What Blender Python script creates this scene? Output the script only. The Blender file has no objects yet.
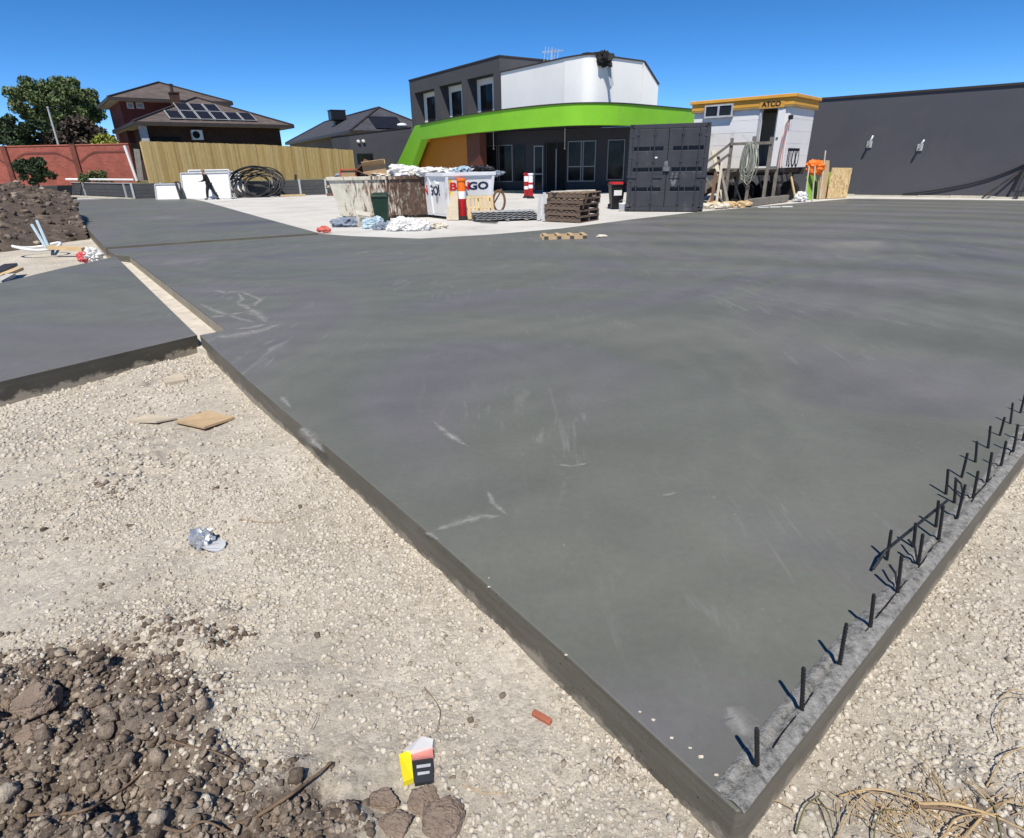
import bpy, bmesh, math, random
import numpy as np
from mathutils import Vector, Matrix, noise
random.seed(7); np.random.seed(7)
S = bpy.context.scene
COL = S.collection
PI = math.pi
# ------------------------------------------------------------------ camera
F, YH, ROLL, H = 590.0, 165.0, 1.0, 1.6
PITCH = math.atan((419 - YH) / F); RR = math.radians(ROLL)
_f = np.array([0, math.cos(PITCH), -math.sin(PITCH)])
_r0 = np.array([1, 0, 0.]); _u0 = np.array([0, math.sin(PITCH), math.cos(PITCH)])
_R = math.cos(RR) * _r0 - math.sin(RR) * _u0
_U = math.sin(RR) * _r0 + math.cos(RR) * _u0
CAMP = np.array([0, 0, H])
def ray(x, y): return _f * F + _R * (x - 512) + _U * (419 - y)
def G(x, y, z=0.0):
    d = ray(x, y); t = (z - H) / d[2]; p = CAMP + d * t
    return Vector(p)
def V(x, y, Y):
    d = ray(x, y); return Vector(CAMP + d * (Y / d[1]))
def P(q):
    v = np.array(q) - CAMP; k = v @ _f
    return 512 + F * (v @ _R) / k, 419 - F * (v @ _U) / k
cam = bpy.data.cameras.new('camera'); co = bpy.data.objects.new('camera', cam); COL.objects.link(co)
cam.sensor_fit = 'HORIZONTAL'; cam.sensor_width = 36; cam.lens = F / 1024 * 36; cam.clip_end = 3000; cam.clip_start = .05
M3 = Matrix((Vector(_R), Vector(_U), Vector(-_f))).transposed()
co.matrix_world = Matrix.Translation(Vector(CAMP)) @ M3.to_4x4()
S.camera = co
# ------------------------------------------------------------------ mesh builder
class MB:
    def __init__(s): s.v = []; s.f = []; s.mi = []
    def add(s, vs, fs, m=0, M=None):
        o = len(s.v)
        for v in vs:
            v = Vector(v); s.v.append(M @ v if M is not None else v)
        for f in fs: s.f.append([i + o for i in f]); s.mi.append(m)
        return s
    def box(s, x0, x1, y0, y1, z0, z1, M=None, m=0):
        vs = [(x0,y0,z0),(x1,y0,z0),(x1,y1,z0),(x0,y1,z0),(x0,y0,z1),(x1,y0,z1),(x1,y1,z1),(x0,y1,z1)]
        return s.add(vs, [(0,3,2,1),(4,5,6,7),(0,1,5,4),(1,2,6,5),(2,3,7,6),(3,0,4,7)], m, M)
    def beam(s, p, q, w, h, up=(0,0,1), m=0):
        p, q = Vector(p), Vector(q); d = (q - p); L = d.length; d.normalize()
        u = Vector(up)
        if abs(d.dot(u)) > .98: u = Vector((0,1,0))
        sx = d.cross(u).normalized(); uz = sx.cross(d).normalized()
        M = Matrix((sx, d, uz)).transposed().to_4x4(); M.translation = p
        return s.box(-w/2, w/2, 0, L, -h/2, h/2, M, m)
    def tube(s, pts, r, n=8, m=0, closed=False):
        pts = [Vector(p) for p in pts]; N = len(pts)
        rs = r if isinstance(r, (list, tuple)) else [r]*N
        vs = []; fs = []; prev = None
        for i, p in enumerate(pts):
            a = pts[i-1] if (i > 0 or closed) else p; b = pts[(i+1) % N] if (i < N-1 or closed) else p
            d = (b - a).normalized()
            if prev is None:
                prev = d.orthogonal().normalized()
            x = (prev - d * prev.dot(d))
            if x.length < 1e-6: x = d.orthogonal()
            x.normalize(); prev = x; y = d.cross(x)
            for k in range(n):
                t = 2*PI*k/n; vs.append(p + (x*math.cos(t) + y*math.sin(t))*rs[i])
        R = N if closed else N-1
        for i in range(R):
            j = (i+1) % N
            for k in range(n): fs.append((i*n+k, i*n+(k+1)%n, j*n+(k+1)%n, j*n+k))
        if not closed:
            fs.append(tuple(range(n-1,-1,-1))); fs.append(tuple((N-1)*n+k for k in range(n)))
        return s.add(vs, fs, m)
    def lathe(s, prof, n=16, c=(0,0,0), m=0):
        vs = []; fs = []; c = Vector(c)
        for r, z in prof:
            for k in range(n): vs.append(c + Vector((r*math.cos(2*PI*k/n), r*math.sin(2*PI*k/n), z)))
        for i in range(len(prof)-1):
            for k in range(n): fs.append((i*n+k, i*n+(k+1)%n, (i+1)*n+(k+1)%n, (i+1)*n+k))
        fs.append(tuple(range(n-1,-1,-1))); fs.append(tuple((len(prof)-1)*n+k for k in range(n)))
        return s.add(vs, fs, m)
    def prism(s, poly, z0, z1, m=0, mside=None, M=None):
        """poly: list of (x,y) ; vertical prism"""
        a = sum(poly[i-1][0]*poly[i][1]-poly[i][0]*poly[i-1][1] for i in range(len(poly)))
        if a < 0: poly = poly[::-1]
        n = len(poly); vs = [(p[0],p[1],z0) for p in poly] + [(p[0],p[1],z1) for p in poly]
        s.add(vs, [tuple(range(n-1,-1,-1)), tuple(range(n,2*n))], m, M)
        o = len(s.v) - 2*n
        for i in range(n):
            j = (i+1) % n
            s.f.append([o+i, o+j, o+n+j, o+n+i]); s.mi.append(m if mside is None else mside)
        return s
    def slabxz(s, poly, y0, y1, m=0):
        """poly in (x,z) extruded along y"""
        a = sum(poly[i-1][0]*poly[i][1]-poly[i][0]*poly[i-1][1] for i in range(len(poly)))
        if a < 0: poly = poly[::-1]
        n = len(poly); vs = [(p[0],y0,p[1]) for p in poly] + [(p[0],y1,p[1]) for p in poly]
        fs = [tuple(range(n)), tuple(range(2*n-1,n-1,-1))]
        for i in range(n):
            j = (i+1) % n; fs.append((i, i+n, j+n, j))
        return s.add(vs, fs, m)
    def ball(s, c, r, sub=2, sc=(1,1,1), jit=.0, seed=0, m=0, freq=1.5, crease=0):
        bm = bmesh.new(); bmesh.ops.create_icosphere(bm, subdivisions=sub, radius=1)
        vs = []
        for v in bm.verts:
            k = 1 + jit*(noise.noise(v.co*freq + Vector((seed*7.1, seed*3.3, seed))) + .5*noise.noise(v.co*freq*2.7 + Vector((seed, 1, seed*2))))
            if crease:
                q = v.co*freq + Vector((seed*5.3, seed*1.7, seed)); k += crease*(.55 - 1.6*abs(noise.noise(q*1.6)) - .9*abs(noise.noise(q*3.7)))
            vs.append((c[0]+v.co.x*r*sc[0]*k, c[1]+v.co.y*r*sc[1]*k, c[2]+v.co.z*r*sc[2]*k))
        fs = [[v.index for v in f.verts] for f in bm.faces]; bm.free()
        return s.add(vs, fs, m)
    def mesh(s, name, inv=None):
        me = bpy.data.meshes.new(name)
        vs = [inv @ v for v in s.v] if inv is not None else s.v
        me.from_pydata([tuple(v) for v in vs], [], [tuple(f) for f in s.f])
        if any(s.mi): me.polygons.foreach_set('material_index', s.mi)
        return me
def obj(name, mb, mat, parent=None, world=False, smooth=False, bev=0, label=None):
    """one mesh object; world=True: the builder holds world coordinates, moved into the parent's frame"""
    inv = None
    if world and parent is not None:
        M = parent_matrix(parent); inv = M.inverted()
    me = mb.mesh(name, inv)
    for m in (mat if isinstance(mat, (list, tuple)) else [mat]): me.materials.append(m)
    o = bpy.data.objects.new(name, me); COL.objects.link(o)
    if parent is not None: o.parent = parent
    if smooth:
        me.polygons.foreach_set('use_smooth', [True]*len(me.polygons))
    if bev:
        b = o.modifiers.new('bevel', 'BEVEL'); b.width = bev; b.segments = 2; b.limit_method = 'ANGLE'
    if label: o['label'] = label
    return o
def parent_matrix(o):
    M = Matrix.Identity(4)
    while o is not None:
        M = (Matrix.Translation(o.location) @ o.rotation_euler.to_matrix().to_4x4()) @ M; o = o.parent
    return M
def thing(name, label, cat, loc=(0,0,0), rz=0, group=None):
    o = bpy.data.objects.new(name, None); COL.objects.link(o); o.empty_display_size = .2
    o.location = loc; o.rotation_euler = (0,0,rz); return tag(o, label, cat, group)
def tag(o, label, cat, group=None, kind=None):
    o['label'] = label; o['category'] = cat
    if group: o['group'] = group
    if kind: o['kind'] = kind
    return o
def kind(o, k): o['kind'] = k; return o
def single(name, mb, mat, label, cat, loc, rz=0, group=None, world=True, smooth=False, bev=0):
    """a thing that is one mesh, origin at its base"""
    M = Matrix.Translation(Vector(loc)) @ Matrix.Rotation(rz, 4, 'Z')
    me = mb.mesh(name, M.inverted() if world else None)
    for m in (mat if isinstance(mat, (list, tuple)) else [mat]): me.materials.append(m)
    o = bpy.data.objects.new(name, me); COL.objects.link(o); o.location = loc; o.rotation_euler = (0,0,rz)
    if smooth: me.polygons.foreach_set('use_smooth', [True]*len(me.polygons))
    if bev:
        b = o.modifiers.new('bevel', 'BEVEL'); b.width = bev; b.segments = 2; b.limit_method = 'ANGLE'
    return tag(o, label, cat, group)
class Fac:
    """a vertical plane through ground points A (left) and B (right): x along, y away, z up"""
    def __init__(s, A, B, off=0):
        s.A = Vector((A[0],A[1],0)); d = Vector((B[0]-A[0], B[1]-A[1], 0)); s.L = d.length; s.d = d.normalized()
        s.n = Vector((-s.d.y, s.d.x, 0)); s.A += s.n*off; s.ang = math.atan2(s.d.y, s.d.x)
    def hit(s, x, y):
        d = Vector(ray(x, y)); c = Vector(CAMP); t = (s.A - c).dot(s.n) / d.dot(s.n); p = c + d*t
        return (p - s.A).dot(s.d), p.z
    def w(s, x, y=0, z=0): return s.A + s.d*x + s.n*y + Vector((0,0,z))
def span(a, b, z=0):
    A, B = G(*a, z), G(*b, z); d = B - A
    return A, B, d.length, math.atan2(d.y, d.x)
def text(name, body, size, mat, parent, loc, rx=PI/2, rz=0, ext=.004, bold=0, sx=1, rot=None):
    cu = bpy.data.curves.new(name, 'FONT'); cu.body = body; cu.size = size; cu.extrude = ext; cu.offset = bold
    cu.align_x = 'CENTER'; cu.align_y = 'CENTER'; cu.resolution_u = 3
    t = bpy.data.objects.new('tmp', cu); COL.objects.link(t)
    dg = bpy.context.evaluated_depsgraph_get(); me = bpy.data.meshes.new_from_object(t.evaluated_get(dg))
    bpy.data.objects.remove(t)
    me.name = name; me.materials.clear(); me.materials.append(mat)
    o = bpy.data.objects.new(name, me); COL.objects.link(o); o.parent = parent
    o.location = loc; o.rotation_euler = rot or (rx, 0, rz); o.scale = (sx, 1, 1)
    return o
# ------------------------------------------------------------------ materials
class NT:
    def __init__(s, name):
        s.m = bpy.data.materials.new(name); s.m.use_nodes = True; s.t = s.m.node_tree; s.n = s.t.nodes; s.l = s.t.links
        s.b = s.n['Principled BSDF']; s.b.inputs['Specular IOR Level'].default_value = .35
    def node(s, typ, **k):
        nd = s.n.new(typ)
        for a, b in k.items(): setattr(nd, a, b)
        return nd
    def link(s, a, b): s.l.new(a, b)
    def coord(s, which='Object'):
        return s.node('ShaderNodeTexCoord').outputs[which]
    def mapping(s, vec, sc=(1,1,1), rot=(0,0,0), loc=(0,0,0)):
        m = s.node('ShaderNodeMapping'); m.inputs['Scale'].default_value = sc; m.inputs['Rotation'].default_value = rot; m.inputs['Location'].default_value = loc
        s.link(vec, m.inputs['Vector']); return m.outputs[0]
    def noise(s, vec, scale, detail=4, rough=.55, dist=0):
        n = s.node('ShaderNodeTexNoise'); n.inputs['Scale'].default_value = scale; n.inputs['Detail'].default_value = detail
        n.inputs['Roughness'].default_value = rough; n.inputs['Distortion'].default_value = dist
        s.link(vec, n.inputs['Vector']); return n.outputs['Fac']
    def ramp(s, fac, stops, interp='LINEAR'):
        r = s.node('ShaderNodeValToRGB'); e = r.color_ramp.elements; r.color_ramp.interpolation = interp
        while len(e) < len(stops): e.new(.5)
        for i, (p, c) in enumerate(stops):
            e[i].position = p; e[i].color = (c, c, c, 1) if isinstance(c, (int, float)) else (*c, 1)
        s.link(fac, r.inputs['Fac']); return r.outputs['Color']
    def mix(s, fac, a, b, typ='MIX'):
        m = s.node('ShaderNodeMix', data_type='RGBA', blend_type=typ)
        for sock, val in ((m.inputs[0], fac), (m.inputs[6], a), (m.inputs[7], b)):
            if isinstance(val, bpy.types.NodeSocket): s.link(val, sock)
            elif isinstance(val, (int, float)): sock.default_value = val
            else: sock.default_value = (*val, 1)
        return m.outputs[2]
    def math(s, op, a, b=0.0, clamp=False):
        m = s.node('ShaderNodeMath', operation=op, use_clamp=clamp)
        for sock, val in ((m.inputs[0], a), (m.inputs[1], b)):
            if isinstance(val, bpy.types.NodeSocket): s.link(val, sock)
            else: sock.default_value = val
        return m.outputs[0]
    def bump(s, h, strength=.3, dist=.02, prev=None):
        b = s.node('ShaderNodeBump'); b.inputs['Strength'].default_value = strength; b.inputs['Distance'].default_value = dist
        s.link(h, b.inputs['Height'])
        if prev is not None: s.link(prev, b.inputs['Normal'])
        return b.outputs[0]
    def done(s, color=None, rough=None, normal=None, metal=0):
        for k, v in (('Base Color', color), ('Roughness', rough), ('Normal', normal)):
            if v is None: continue
            if isinstance(v, bpy.types.NodeSocket): s.link(v, s.b.inputs[k])
            elif isinstance(v, (int, float)): s.b.inputs[k].default_value = v
            else: s.b.inputs[k].default_value = (*v, 1)
        s.b.inputs['Metallic'].default_value = metal
        return s.m
def sc3(c, k): return tuple(min(1, x*k) for x in c)
def mat(name, c, rough=.7, var=.25, scale=3.0, bump=.15, bscale=40, metal=0, dirt=None, dscale=1.5, dthr=.58, stretch=(1,1,1), spec=.35):
    t = NT(name); o = t.mapping(t.coord(), stretch)
    f = t.noise(o, scale, 5, .6)
    col = t.ramp(f, [(.25, sc3(c, 1-var)), (.75, sc3(c, 1+var))])
    if dirt is not None:
        d = t.noise(o, dscale, 6, .65, .6)
        col = t.mix(t.ramp(d, [(dthr-.06, 0.0), (dthr+.08, .85)]), col, dirt)
    nb = t.bump(t.noise(o, bscale, 3), bump, .01) if bump else None
    r = t.ramp(f, [(.2, max(.05, rough-.1)), (.8, min(1, rough+.1))])
    t.b.inputs['Specular IOR Level'].default_value = spec
    return t.done(col, r, nb, metal)
# ------------------------------------------------------------------ special materials
def wet_concrete(name, side=False):
    t = NT(name); o = t.coord()
    if side:
        f = t.noise(t.mapping(o, (1,1,3)), 1.6, 5, .6, .4)
        c = t.ramp(f, [(.3, sc3((.100,.090,.070), side)), (.7, sc3((.150,.136,.108), side))])
        sp = t.noise(o, 9, 5, .7)
        c = t.mix(t.ramp(sp, [(.6, 0.0), (.75, .5)]), c, (.17,.165,.15))
        s = t.node('ShaderNodeSeparateXYZ'); t.link(o, s.inputs[0])
        splash = t.math('ADD', t.math('MULTIPLY', s.outputs[2], -6.0), t.math('MULTIPLY', t.math('SUBTRACT', t.noise(o, 6, 6, .7), .5), 1.6))
        c = t.mix(t.ramp(splash, [(.80, 0.0), (1.30, .75)]), c, (.34,.30,.235))
        pv = t.node('ShaderNodeTexVoronoi'); pv.inputs['Scale'].default_value = 30; t.link(o, pv.inputs['Vector'])
        hole = t.math('MULTIPLY', t.ramp(pv.outputs['Distance'], [(.08, 1.0), (.16, 0.0)]), t.ramp(t.noise(o, 3.3, 4), [(.46, 0.0), (.56, 1.0)]))
        c = t.mix(hole, c, (.03,.028,.024))
        bd = t.noise(t.mapping(o, (.6,.6,34)), 1.0, 3, .6)
        c = t.mix(.6, c, t.ramp(bd, [(.35, .80), (.65, 1.16)]), 'MULTIPLY')
        return t.done(c, .6, t.bump(t.noise(o, 60, 4), .35, .006, t.bump(bd, .4, .006)))
    big = t.noise(t.mapping(o, (.17,.24,1), (0,0,.6)), 1.0, 2.5, .5, 1.2)
    c = t.ramp(big, [(.28, (.110,.107,.104)), (.38, (.138,.134,.133)), (.45, (.128,.133,.113)), (.52, (.143,.146,.125)), (.58, (.134,.132,.128)), (.66, (.150,.147,.145)), (.74, (.178,.174,.155))])
    # broad trowel arcs
    w = t.node('ShaderNodeTexWave', wave_type='RINGS', rings_direction='Z', wave_profile='SIN')
    w.inputs['Scale'].default_value = .15; w.inputs['Distortion'].default_value = 3.2; w.inputs['Detail'].default_value = 3; w.inputs['Detail Scale'].default_value = .55; w.inputs['Detail Roughness'].default_value = .6
    t.link(t.mapping(o, (1,1,1), loc=(-.5,-3.0,0)), w.inputs['Vector'])
    sx_ = t.node('ShaderNodeSeparateXYZ'); t.link(o, sx_.inputs[0]); rm = t.ramp(t.math('ADD', t.math('MULTIPLY', sx_.outputs[0], .12), t.noise(o, .25, 3)), [(.45, .12), (.95, .95)])
    c = t.mix(rm, c, t.mix(1.0, c, t.ramp(w.outputs['Fac'], [(.05, .87), (.5, 1.0), (.95, 1.07)]), 'MULTIPLY'))
    w2 = t.node('ShaderNodeTexWave', wave_type='RINGS', rings_direction='Z', wave_profile='SIN')
    w2.inputs['Scale'].default_value = .55; w2.inputs['Distortion'].default_value = 9; w2.inputs['Detail'].default_value = 4; w2.inputs['Detail Scale'].default_value = .5
    t.link(t.mapping(o, (1,1,1), loc=(3.5,-13,0)), w2.inputs['Vector'])
    c = t.mix(.5, c, t.ramp(w2.outputs['Fac'], [(.1, .95), (.9, 1.045)]), 'MULTIPLY')
    mot = t.noise(o, 3.2, 6, .65, .8)
    c = t.mix(1.0, c, t.ramp(mot, [(.3, .955), (.7, 1.045)]), 'MULTIPLY')
    fine = t.noise(o, 24, 6, .75)
    c = t.mix(1.0, c, t.ramp(fine, [(.3, .93), (.7, 1.07)]), 'MULTIPLY')
    w3 = t.node('ShaderNodeTexWave', wave_type='RINGS', rings_direction='Z', wave_profile='SIN')
    w3.inputs['Scale'].default_value = .8; w3.inputs['Distortion'].default_value = 16; w3.inputs['Detail'].default_value = 5; w3.inputs['Detail Scale'].default_value = .6; w3.inputs['Detail Roughness'].default_value = .65
    t.link(t.mapping(o, (1,1,1), loc=(1.0,-4.5,0)), w3.inputs['Vector'])
    c = t.mix(t.ramp(t.noise(o, .7, 3), [(.42, 0.0), (.6, .9)]), c, t.mix(1.0, c, t.ramp(w3.outputs['Fac'], [(.05, .965), (.5, 1.0), (.95, 1.045)]), 'MULTIPLY'))
    pv = t.node('ShaderNodeTexVoronoi'); pv.inputs['Scale'].default_value = 26; t.link(o, pv.inputs['Vector'])
    c = t.mix(t.math('MULTIPLY', t.ramp(pv.outputs['Distance'], [(.05, 1.0), (.11, 0.0)]), t.ramp(t.noise(o, 2.1, 4), [(.5, 0.0), (.62, .45)])), c, (.05,.05,.05))
    # fine pale scratches and cement bloom
    sc = t.noise(t.mapping(o, (3.2,.5,1), (0,0,.9)), 1.4, 6, .7, 2.2)
    area = t.noise(o, .45, 3, .5)
    m = t.math('MULTIPLY', t.ramp(sc, [(.56, 0.0), (.74, .6)]), t.ramp(area, [(.46, 0.0), (.60, 1.0)]))
    c = t.mix(m, c, (.27,.265,.25))
    sp = t.noise(o, 38, 2, .5)
    ar2 = t.noise(o, 1.3, 3, .6)
    m2 = t.math('MULTIPLY', t.ramp(sp, [(.70, 0.0), (.74, .7)]), t.ramp(ar2, [(.52, 0.0), (.66, 1.0)]))
    c = t.mix(m2, c, (.26,.26,.25))
    r = t.ramp(big, [(.3, .50), (.7, .66)])
    t.b.inputs['Specular IOR Level'].default_value = .3
    nb = t.bump(t.noise(o, 5, 5, .6), .12, .01)
    nb = t.bump(t.noise(o, 150, 3), .06, .003, nb)
    return t.done(c, r, nb)
def gravel_ground():
    t = NT('gravel_ground'); o = t.coord()
    v = t.node('ShaderNodeTexVoronoi'); v.inputs['Scale'].default_value = 36; t.link(o, v.inputs['Vector'])
    base = t.ramp(t.noise(o, 1.1, 5, .6, .3), [(.3, (.45,.40,.325)), (.55, (.555,.50,.415)), (.75, (.63,.58,.495))])
    c = t.mix(1.0, base, t.ramp(t.noise(v.outputs['Color'], 3, 0), [(.3, .86), (.7, 1.12)]), 'MULTIPLY')
    # dug brown soil: where the vertex layer says the soil lies
    a = t.node('ShaderNodeAttribute', attribute_name='soil')
    s = t.math('ADD', a.outputs['Fac'], t.math('MULTIPLY', t.math('SUBTRACT', t.noise(o, 5, 6, .7), .5), .9))
    soil = t.ramp(t.noise(o, 14, 6, .7), [(.3, (.11,.086,.068)), (.55, (.225,.185,.148)), (.75, (.36,.31,.26))])
    c = t.mix(t.ramp(s, [(.38, 0.0), (.62, 1.0)]), c, soil)
    v2 = t.node('ShaderNodeTexVoronoi', feature='F1'); v2.inputs['Scale'].default_value = 90; v2.inputs['Randomness'].default_value = 1; t.link(t.mapping(o, (1,1,1), (0,0,.7)), v2.inputs['Vector'])
    patch = t.ramp(t.noise(o, 2.6, 4, .6), [(.40, .15), (.58, 1.0)])
    h = t.math('ADD', t.math('MULTIPLY', v.outputs['Distance'], -.55), t.math('MULTIPLY', v2.outputs['Distance'], -.30))
    h = t.math('ADD', t.math('MULTIPLY', h, patch), t.math('MULTIPLY', t.noise(o, 75, 6, .75), .8))
    nb = t.bump(h, .75, .016)
    nb = t.bump(t.noise(o, 320, 3, .7), .6, .004, nb)
    c = t.mix(1.0, c, t.ramp(t.noise(o, 60, 5, .75), [(.34, .72), (.5, 1.0), (.68, 1.12)]), 'MULTIPLY')
    return t.done(c, .95, nb)
def island_mat(name, stops, rough=.9, bump=.3, bscale=60, noise_amt=.15):
    t = NT(name); g = t.node('ShaderNodeNewGeometry'); o = t.coord()
    c = t.ramp(g.outputs['Random Per Island'], stops)
    c = t.mix(1.0, c, t.ramp(t.noise(o, bscale*.5, 4), [(.3, 1-noise_amt), (.7, 1+noise_amt)]), 'MULTIPLY')
    return t.done(c, rough, t.bump(t.noise(o, bscale, 4), bump, .006))
def brick(name, c1, c2, mortar, w=.23, h=.086):
    t = NT(name); o = t.coord(); s = t.node('ShaderNodeSeparateXYZ'); t.link(o, s.inputs[0])
    cb = t.node('ShaderNodeCombineXYZ'); t.link(t.math('ADD', s.outputs[0], s.outputs[1]), cb.inputs[0]); t.link(s.outputs[2], cb.inputs[1])
    b = t.node('ShaderNodeTexBrick'); t.link(cb.outputs[0], b.inputs['Vector'])
    for k, v in (('Scale', 1.0), ('Brick Width', w), ('Row Height', h), ('Mortar Size', .008)): b.inputs[k].default_value = v
    for k, v in (('Color1', c1), ('Color2', c2), ('Mortar', mortar)): b.inputs[k].default_value = (*v, 1)
    c = t.mix(1.0, b.outputs['Color'], t.ramp(t.noise(o, 1.2, 5, .65), [(.3, .8), (.7, 1.2)]), 'MULTIPLY')
    return t.done(c, .85, t.bump(b.outputs['Fac'], -.3, .01))
def roof_tiles(name, c, rot=0):
    t = NT(name); o = t.coord(); s = t.node('ShaderNodeSeparateXYZ'); t.link(o, s.inputs[0])
    cb = t.node('ShaderNodeCombineXYZ'); t.link(t.math('ADD', s.outputs[0], s.outputs[1]), cb.inputs[0]); t.link(s.outputs[2], cb.inputs[1])
    b = t.node('ShaderNodeTexBrick'); t.link(cb.outputs[0], b.inputs['Vector'])
    for k, v in (('Scale', 1.0), ('Brick Width', .3), ('Row Height', .13), ('Mortar Size', .012)): b.inputs[k].default_value = v
    b.inputs['Color1'].default_value = (*sc3(c, .85), 1); b.inputs['Color2'].default_value = (*sc3(c, 1.2), 1); b.inputs['Mortar'].default_value = (*sc3(c, .5), 1)
    col = t.mix(1.0, b.outputs['Color'], t.ramp(t.noise(o, .9, 5, .65), [(.3, .82), (.7, 1.2)]), 'MULTIPLY')
    return t.done(col, .8, t.bump(b.outputs['Fac'], -.5, .03))
def paling_mat():
    t = NT('treated_pine'); g = t.node('ShaderNodeNewGeometry'); o = t.coord()
    c = t.ramp(g.outputs['Random Per Island'], [(0, (.30,.21,.085)), (.3, (.40,.29,.12)), (.6, (.46,.335,.15)), (.85, (.37,.285,.13)), (1, (.50,.38,.19))])
    c = t.mix(1.0, c, t.ramp(t.noise(t.mapping(o, (9,9,.7)), 3, 5, .65), [(.3, .8), (.7, 1.15)]), 'MULTIPLY')
    return t.done(c, .85, t.bump(t.noise(t.mapping(o, (30,30,1.5)), 3, 4), .3, .005))
def wood(name, c, var=.25, axis=(14,14,1.2)):
    t = NT(name); g = t.node('ShaderNodeNewGeometry'); o = t.coord()
    f = t.noise(t.mapping(o, axis), 2.5, 5, .65, .3)
    col = t.ramp(f, [(.25, sc3(c, 1-var)), (.75, sc3(c, 1+var))])
    col = t.mix(1.0, col, t.ramp(g.outputs['Random Per Island'], [(0, .75), (1, 1.2)]), 'MULTIPLY')
    return t.done(col, .8, t.bump(f, .3, .005))
def osb():
    t = NT('strand_board'); o = t.coord()
    v = t.node('ShaderNodeTexVoronoi'); v.inputs['Scale'].default_value = 22; t.link(t.mapping(o, (1,1,.4), (0,.6,0)), v.inputs['Vector'])
    c = t.ramp(t.noise(v.outputs['Color'], 4, 0), [(.3, (.36,.235,.10)), (.5, (.52,.375,.19)), (.7, (.62,.47,.27))])
    c = t.mix(1.0, c, t.ramp(t.noise(o, 2.2, 5, .7), [(.3, .8), (.7, 1.15)]), 'MULTIPLY')
    return t.done(c, .75)
def rusty_paint(name, paint, rust, thr, scale=2.2):
    t = NT(name); o = t.coord()
    st = t.noise(t.mapping(o, (4,4,.9)), scale, 6, .7, .6)
    s = t.node('ShaderNodeSeparateXYZ'); t.link(o, s.inputs[0])
    # scraped to rust towards one end of the skip and along its ribs
    k = t.math('ADD', st, t.math('MULTIPLY', s.outputs[0], .085)); lr = t.ramp(t.math('ADD', t.math('MULTIPLY', s.outputs[0], .4), st), [(.45, 0.0), (.75, 1.0)])
    c = t.mix(t.ramp(k, [(thr-.05, 0.0), (thr+.06, 1.0)]), t.ramp(t.noise(o, 5, 4), [(.3, sc3(paint, .8)), (.7, paint)]), t.ramp(t.noise(o, 7, 6, .7), [(.3, sc3(rust, .35)), (.5, rust), (.75, sc3(rust, 1.7))])); c = t.mix(t.math('MULTIPLY', lr, .75), c, t.ramp(t.noise(o, 6, 6, .75), [(.3, (.02,.015,.012)), (.55, (.07,.05,.04)), (.70, (.28,.25,.20))]))
    gr = t.noise(t.mapping(o, (3,3,1)), 3.1, 6, .7)
    c = t.mix(t.ramp(gr, [(.58, 0.0), (.70, .8)]), c, (.36,.33,.27))
    return t.done(c, .75, t.bump(st, .4, .02))
def leaf_mat(name, stops):
    t = NT(name); g = t.node('ShaderNodeNewGeometry')
    c = t.ramp(g.outputs['Random Per Island'], stops)
    t.b.inputs['Subsurface Weight'].default_value = 0
    return t.done(c, .6)
def glass(name='dark_glass', c=(.012,.014,.016)):
    t = NT(name); o = t.coord()
    t.b.inputs['Specular IOR Level'].default_value = .14
    col = t.ramp(t.noise(o, 1.5, 3), [(.35, sc3(c, .5)), (.7, sc3(c, 2.0))])
    return t.done(col, .06)
def apron_mat():
    t = NT('dry_concrete'); o = t.coord()
    c = t.ramp(t.noise(o, .5, 6, .65, .5), [(.3, (.47,.445,.40)), (.5, (.56,.54,.50)), (.7, (.60,.585,.555))])
    c = t.mix(t.ramp(t.noise(o, 1.7, 6, .7), [(.58, 0.0), (.72, .6)]), c, (.42,.37,.30))
    return t.done(c, .9, t.bump(t.noise(o, 30, 4), .3, .01))
def rough_strip():
    t = NT('rough_concrete'); o = t.coord()
    c = t.ramp(t.noise(o, 34, 5, .75), [(.34, (.085,.085,.08)), (.48, (.22,.217,.205)), (.68, (.34,.335,.32))])
    return t.done(c, .95, t.bump(t.noise(o, 90, 4, .7), .9, .012))
def bloom_mat():
    """dried cement streaks: a thin crust of pale cement"""
    t = NT('cement_crust'); o = t.coord()
    c = t.ramp(t.noise(o, 12, 5, .7), [(.3, (.26,.255,.245)), (.7, (.46,.45,.43))])
    a = t.node('ShaderNodeAttribute', attribute_name='cover'); k = t.math('ADD', t.math('MULTIPLY', a.outputs['Fac'], .75), t.math('MULTIPLY', t.math('SUBTRACT', t.noise(t.mapping(o, (1.5,1.5,1)), 9, 7, .75, 1.0), .5), 1.5))
    t.link(t.ramp(k, [(.20, 0.0), (.95, .7)]), t.b.inputs['Alpha'])
    return t.done(c, .9)
MT = {}
def mk(k, *a, **kw): MT[k] = mat(k, *a, **kw)
mk('charcoal_render', (.069,.070,.085), .8, .10, .6, .2, 50, dirt=(.078,.078,.088), dscale=.5, dthr=.5)
mk('dark_grey_render', (.068,.067,.074), .8, .08, .8, .2, 50)
mk('white_render', (.84,.83,.81), .75, .04, .7, .1, 40)
mk('green_paint', (.20,.49,.03), .6, .08, .8, .1, 30, dirt=(.20,.42,.05), dscale=.8, dthr=.6, spec=.2)
mk('orange_timber', (.42,.155,.012), .6, .22, 2.0, .2, 30, stretch=(1,1,6))
mk('brown_timber', (.10,.030,.016), .6, .25, 2.0, .2, 30, stretch=(6,6,1))
mk('wall_charcoal', (.034,.034,.044), .6, .12, 1, .1, 40)
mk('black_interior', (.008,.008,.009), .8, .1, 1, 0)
mk('frame_black', (.02,.02,.022), .4, .1, 3, 0)
mk('frame_silver', (.20,.20,.20), .4, .1, 5, 0, metal=.6)
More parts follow.
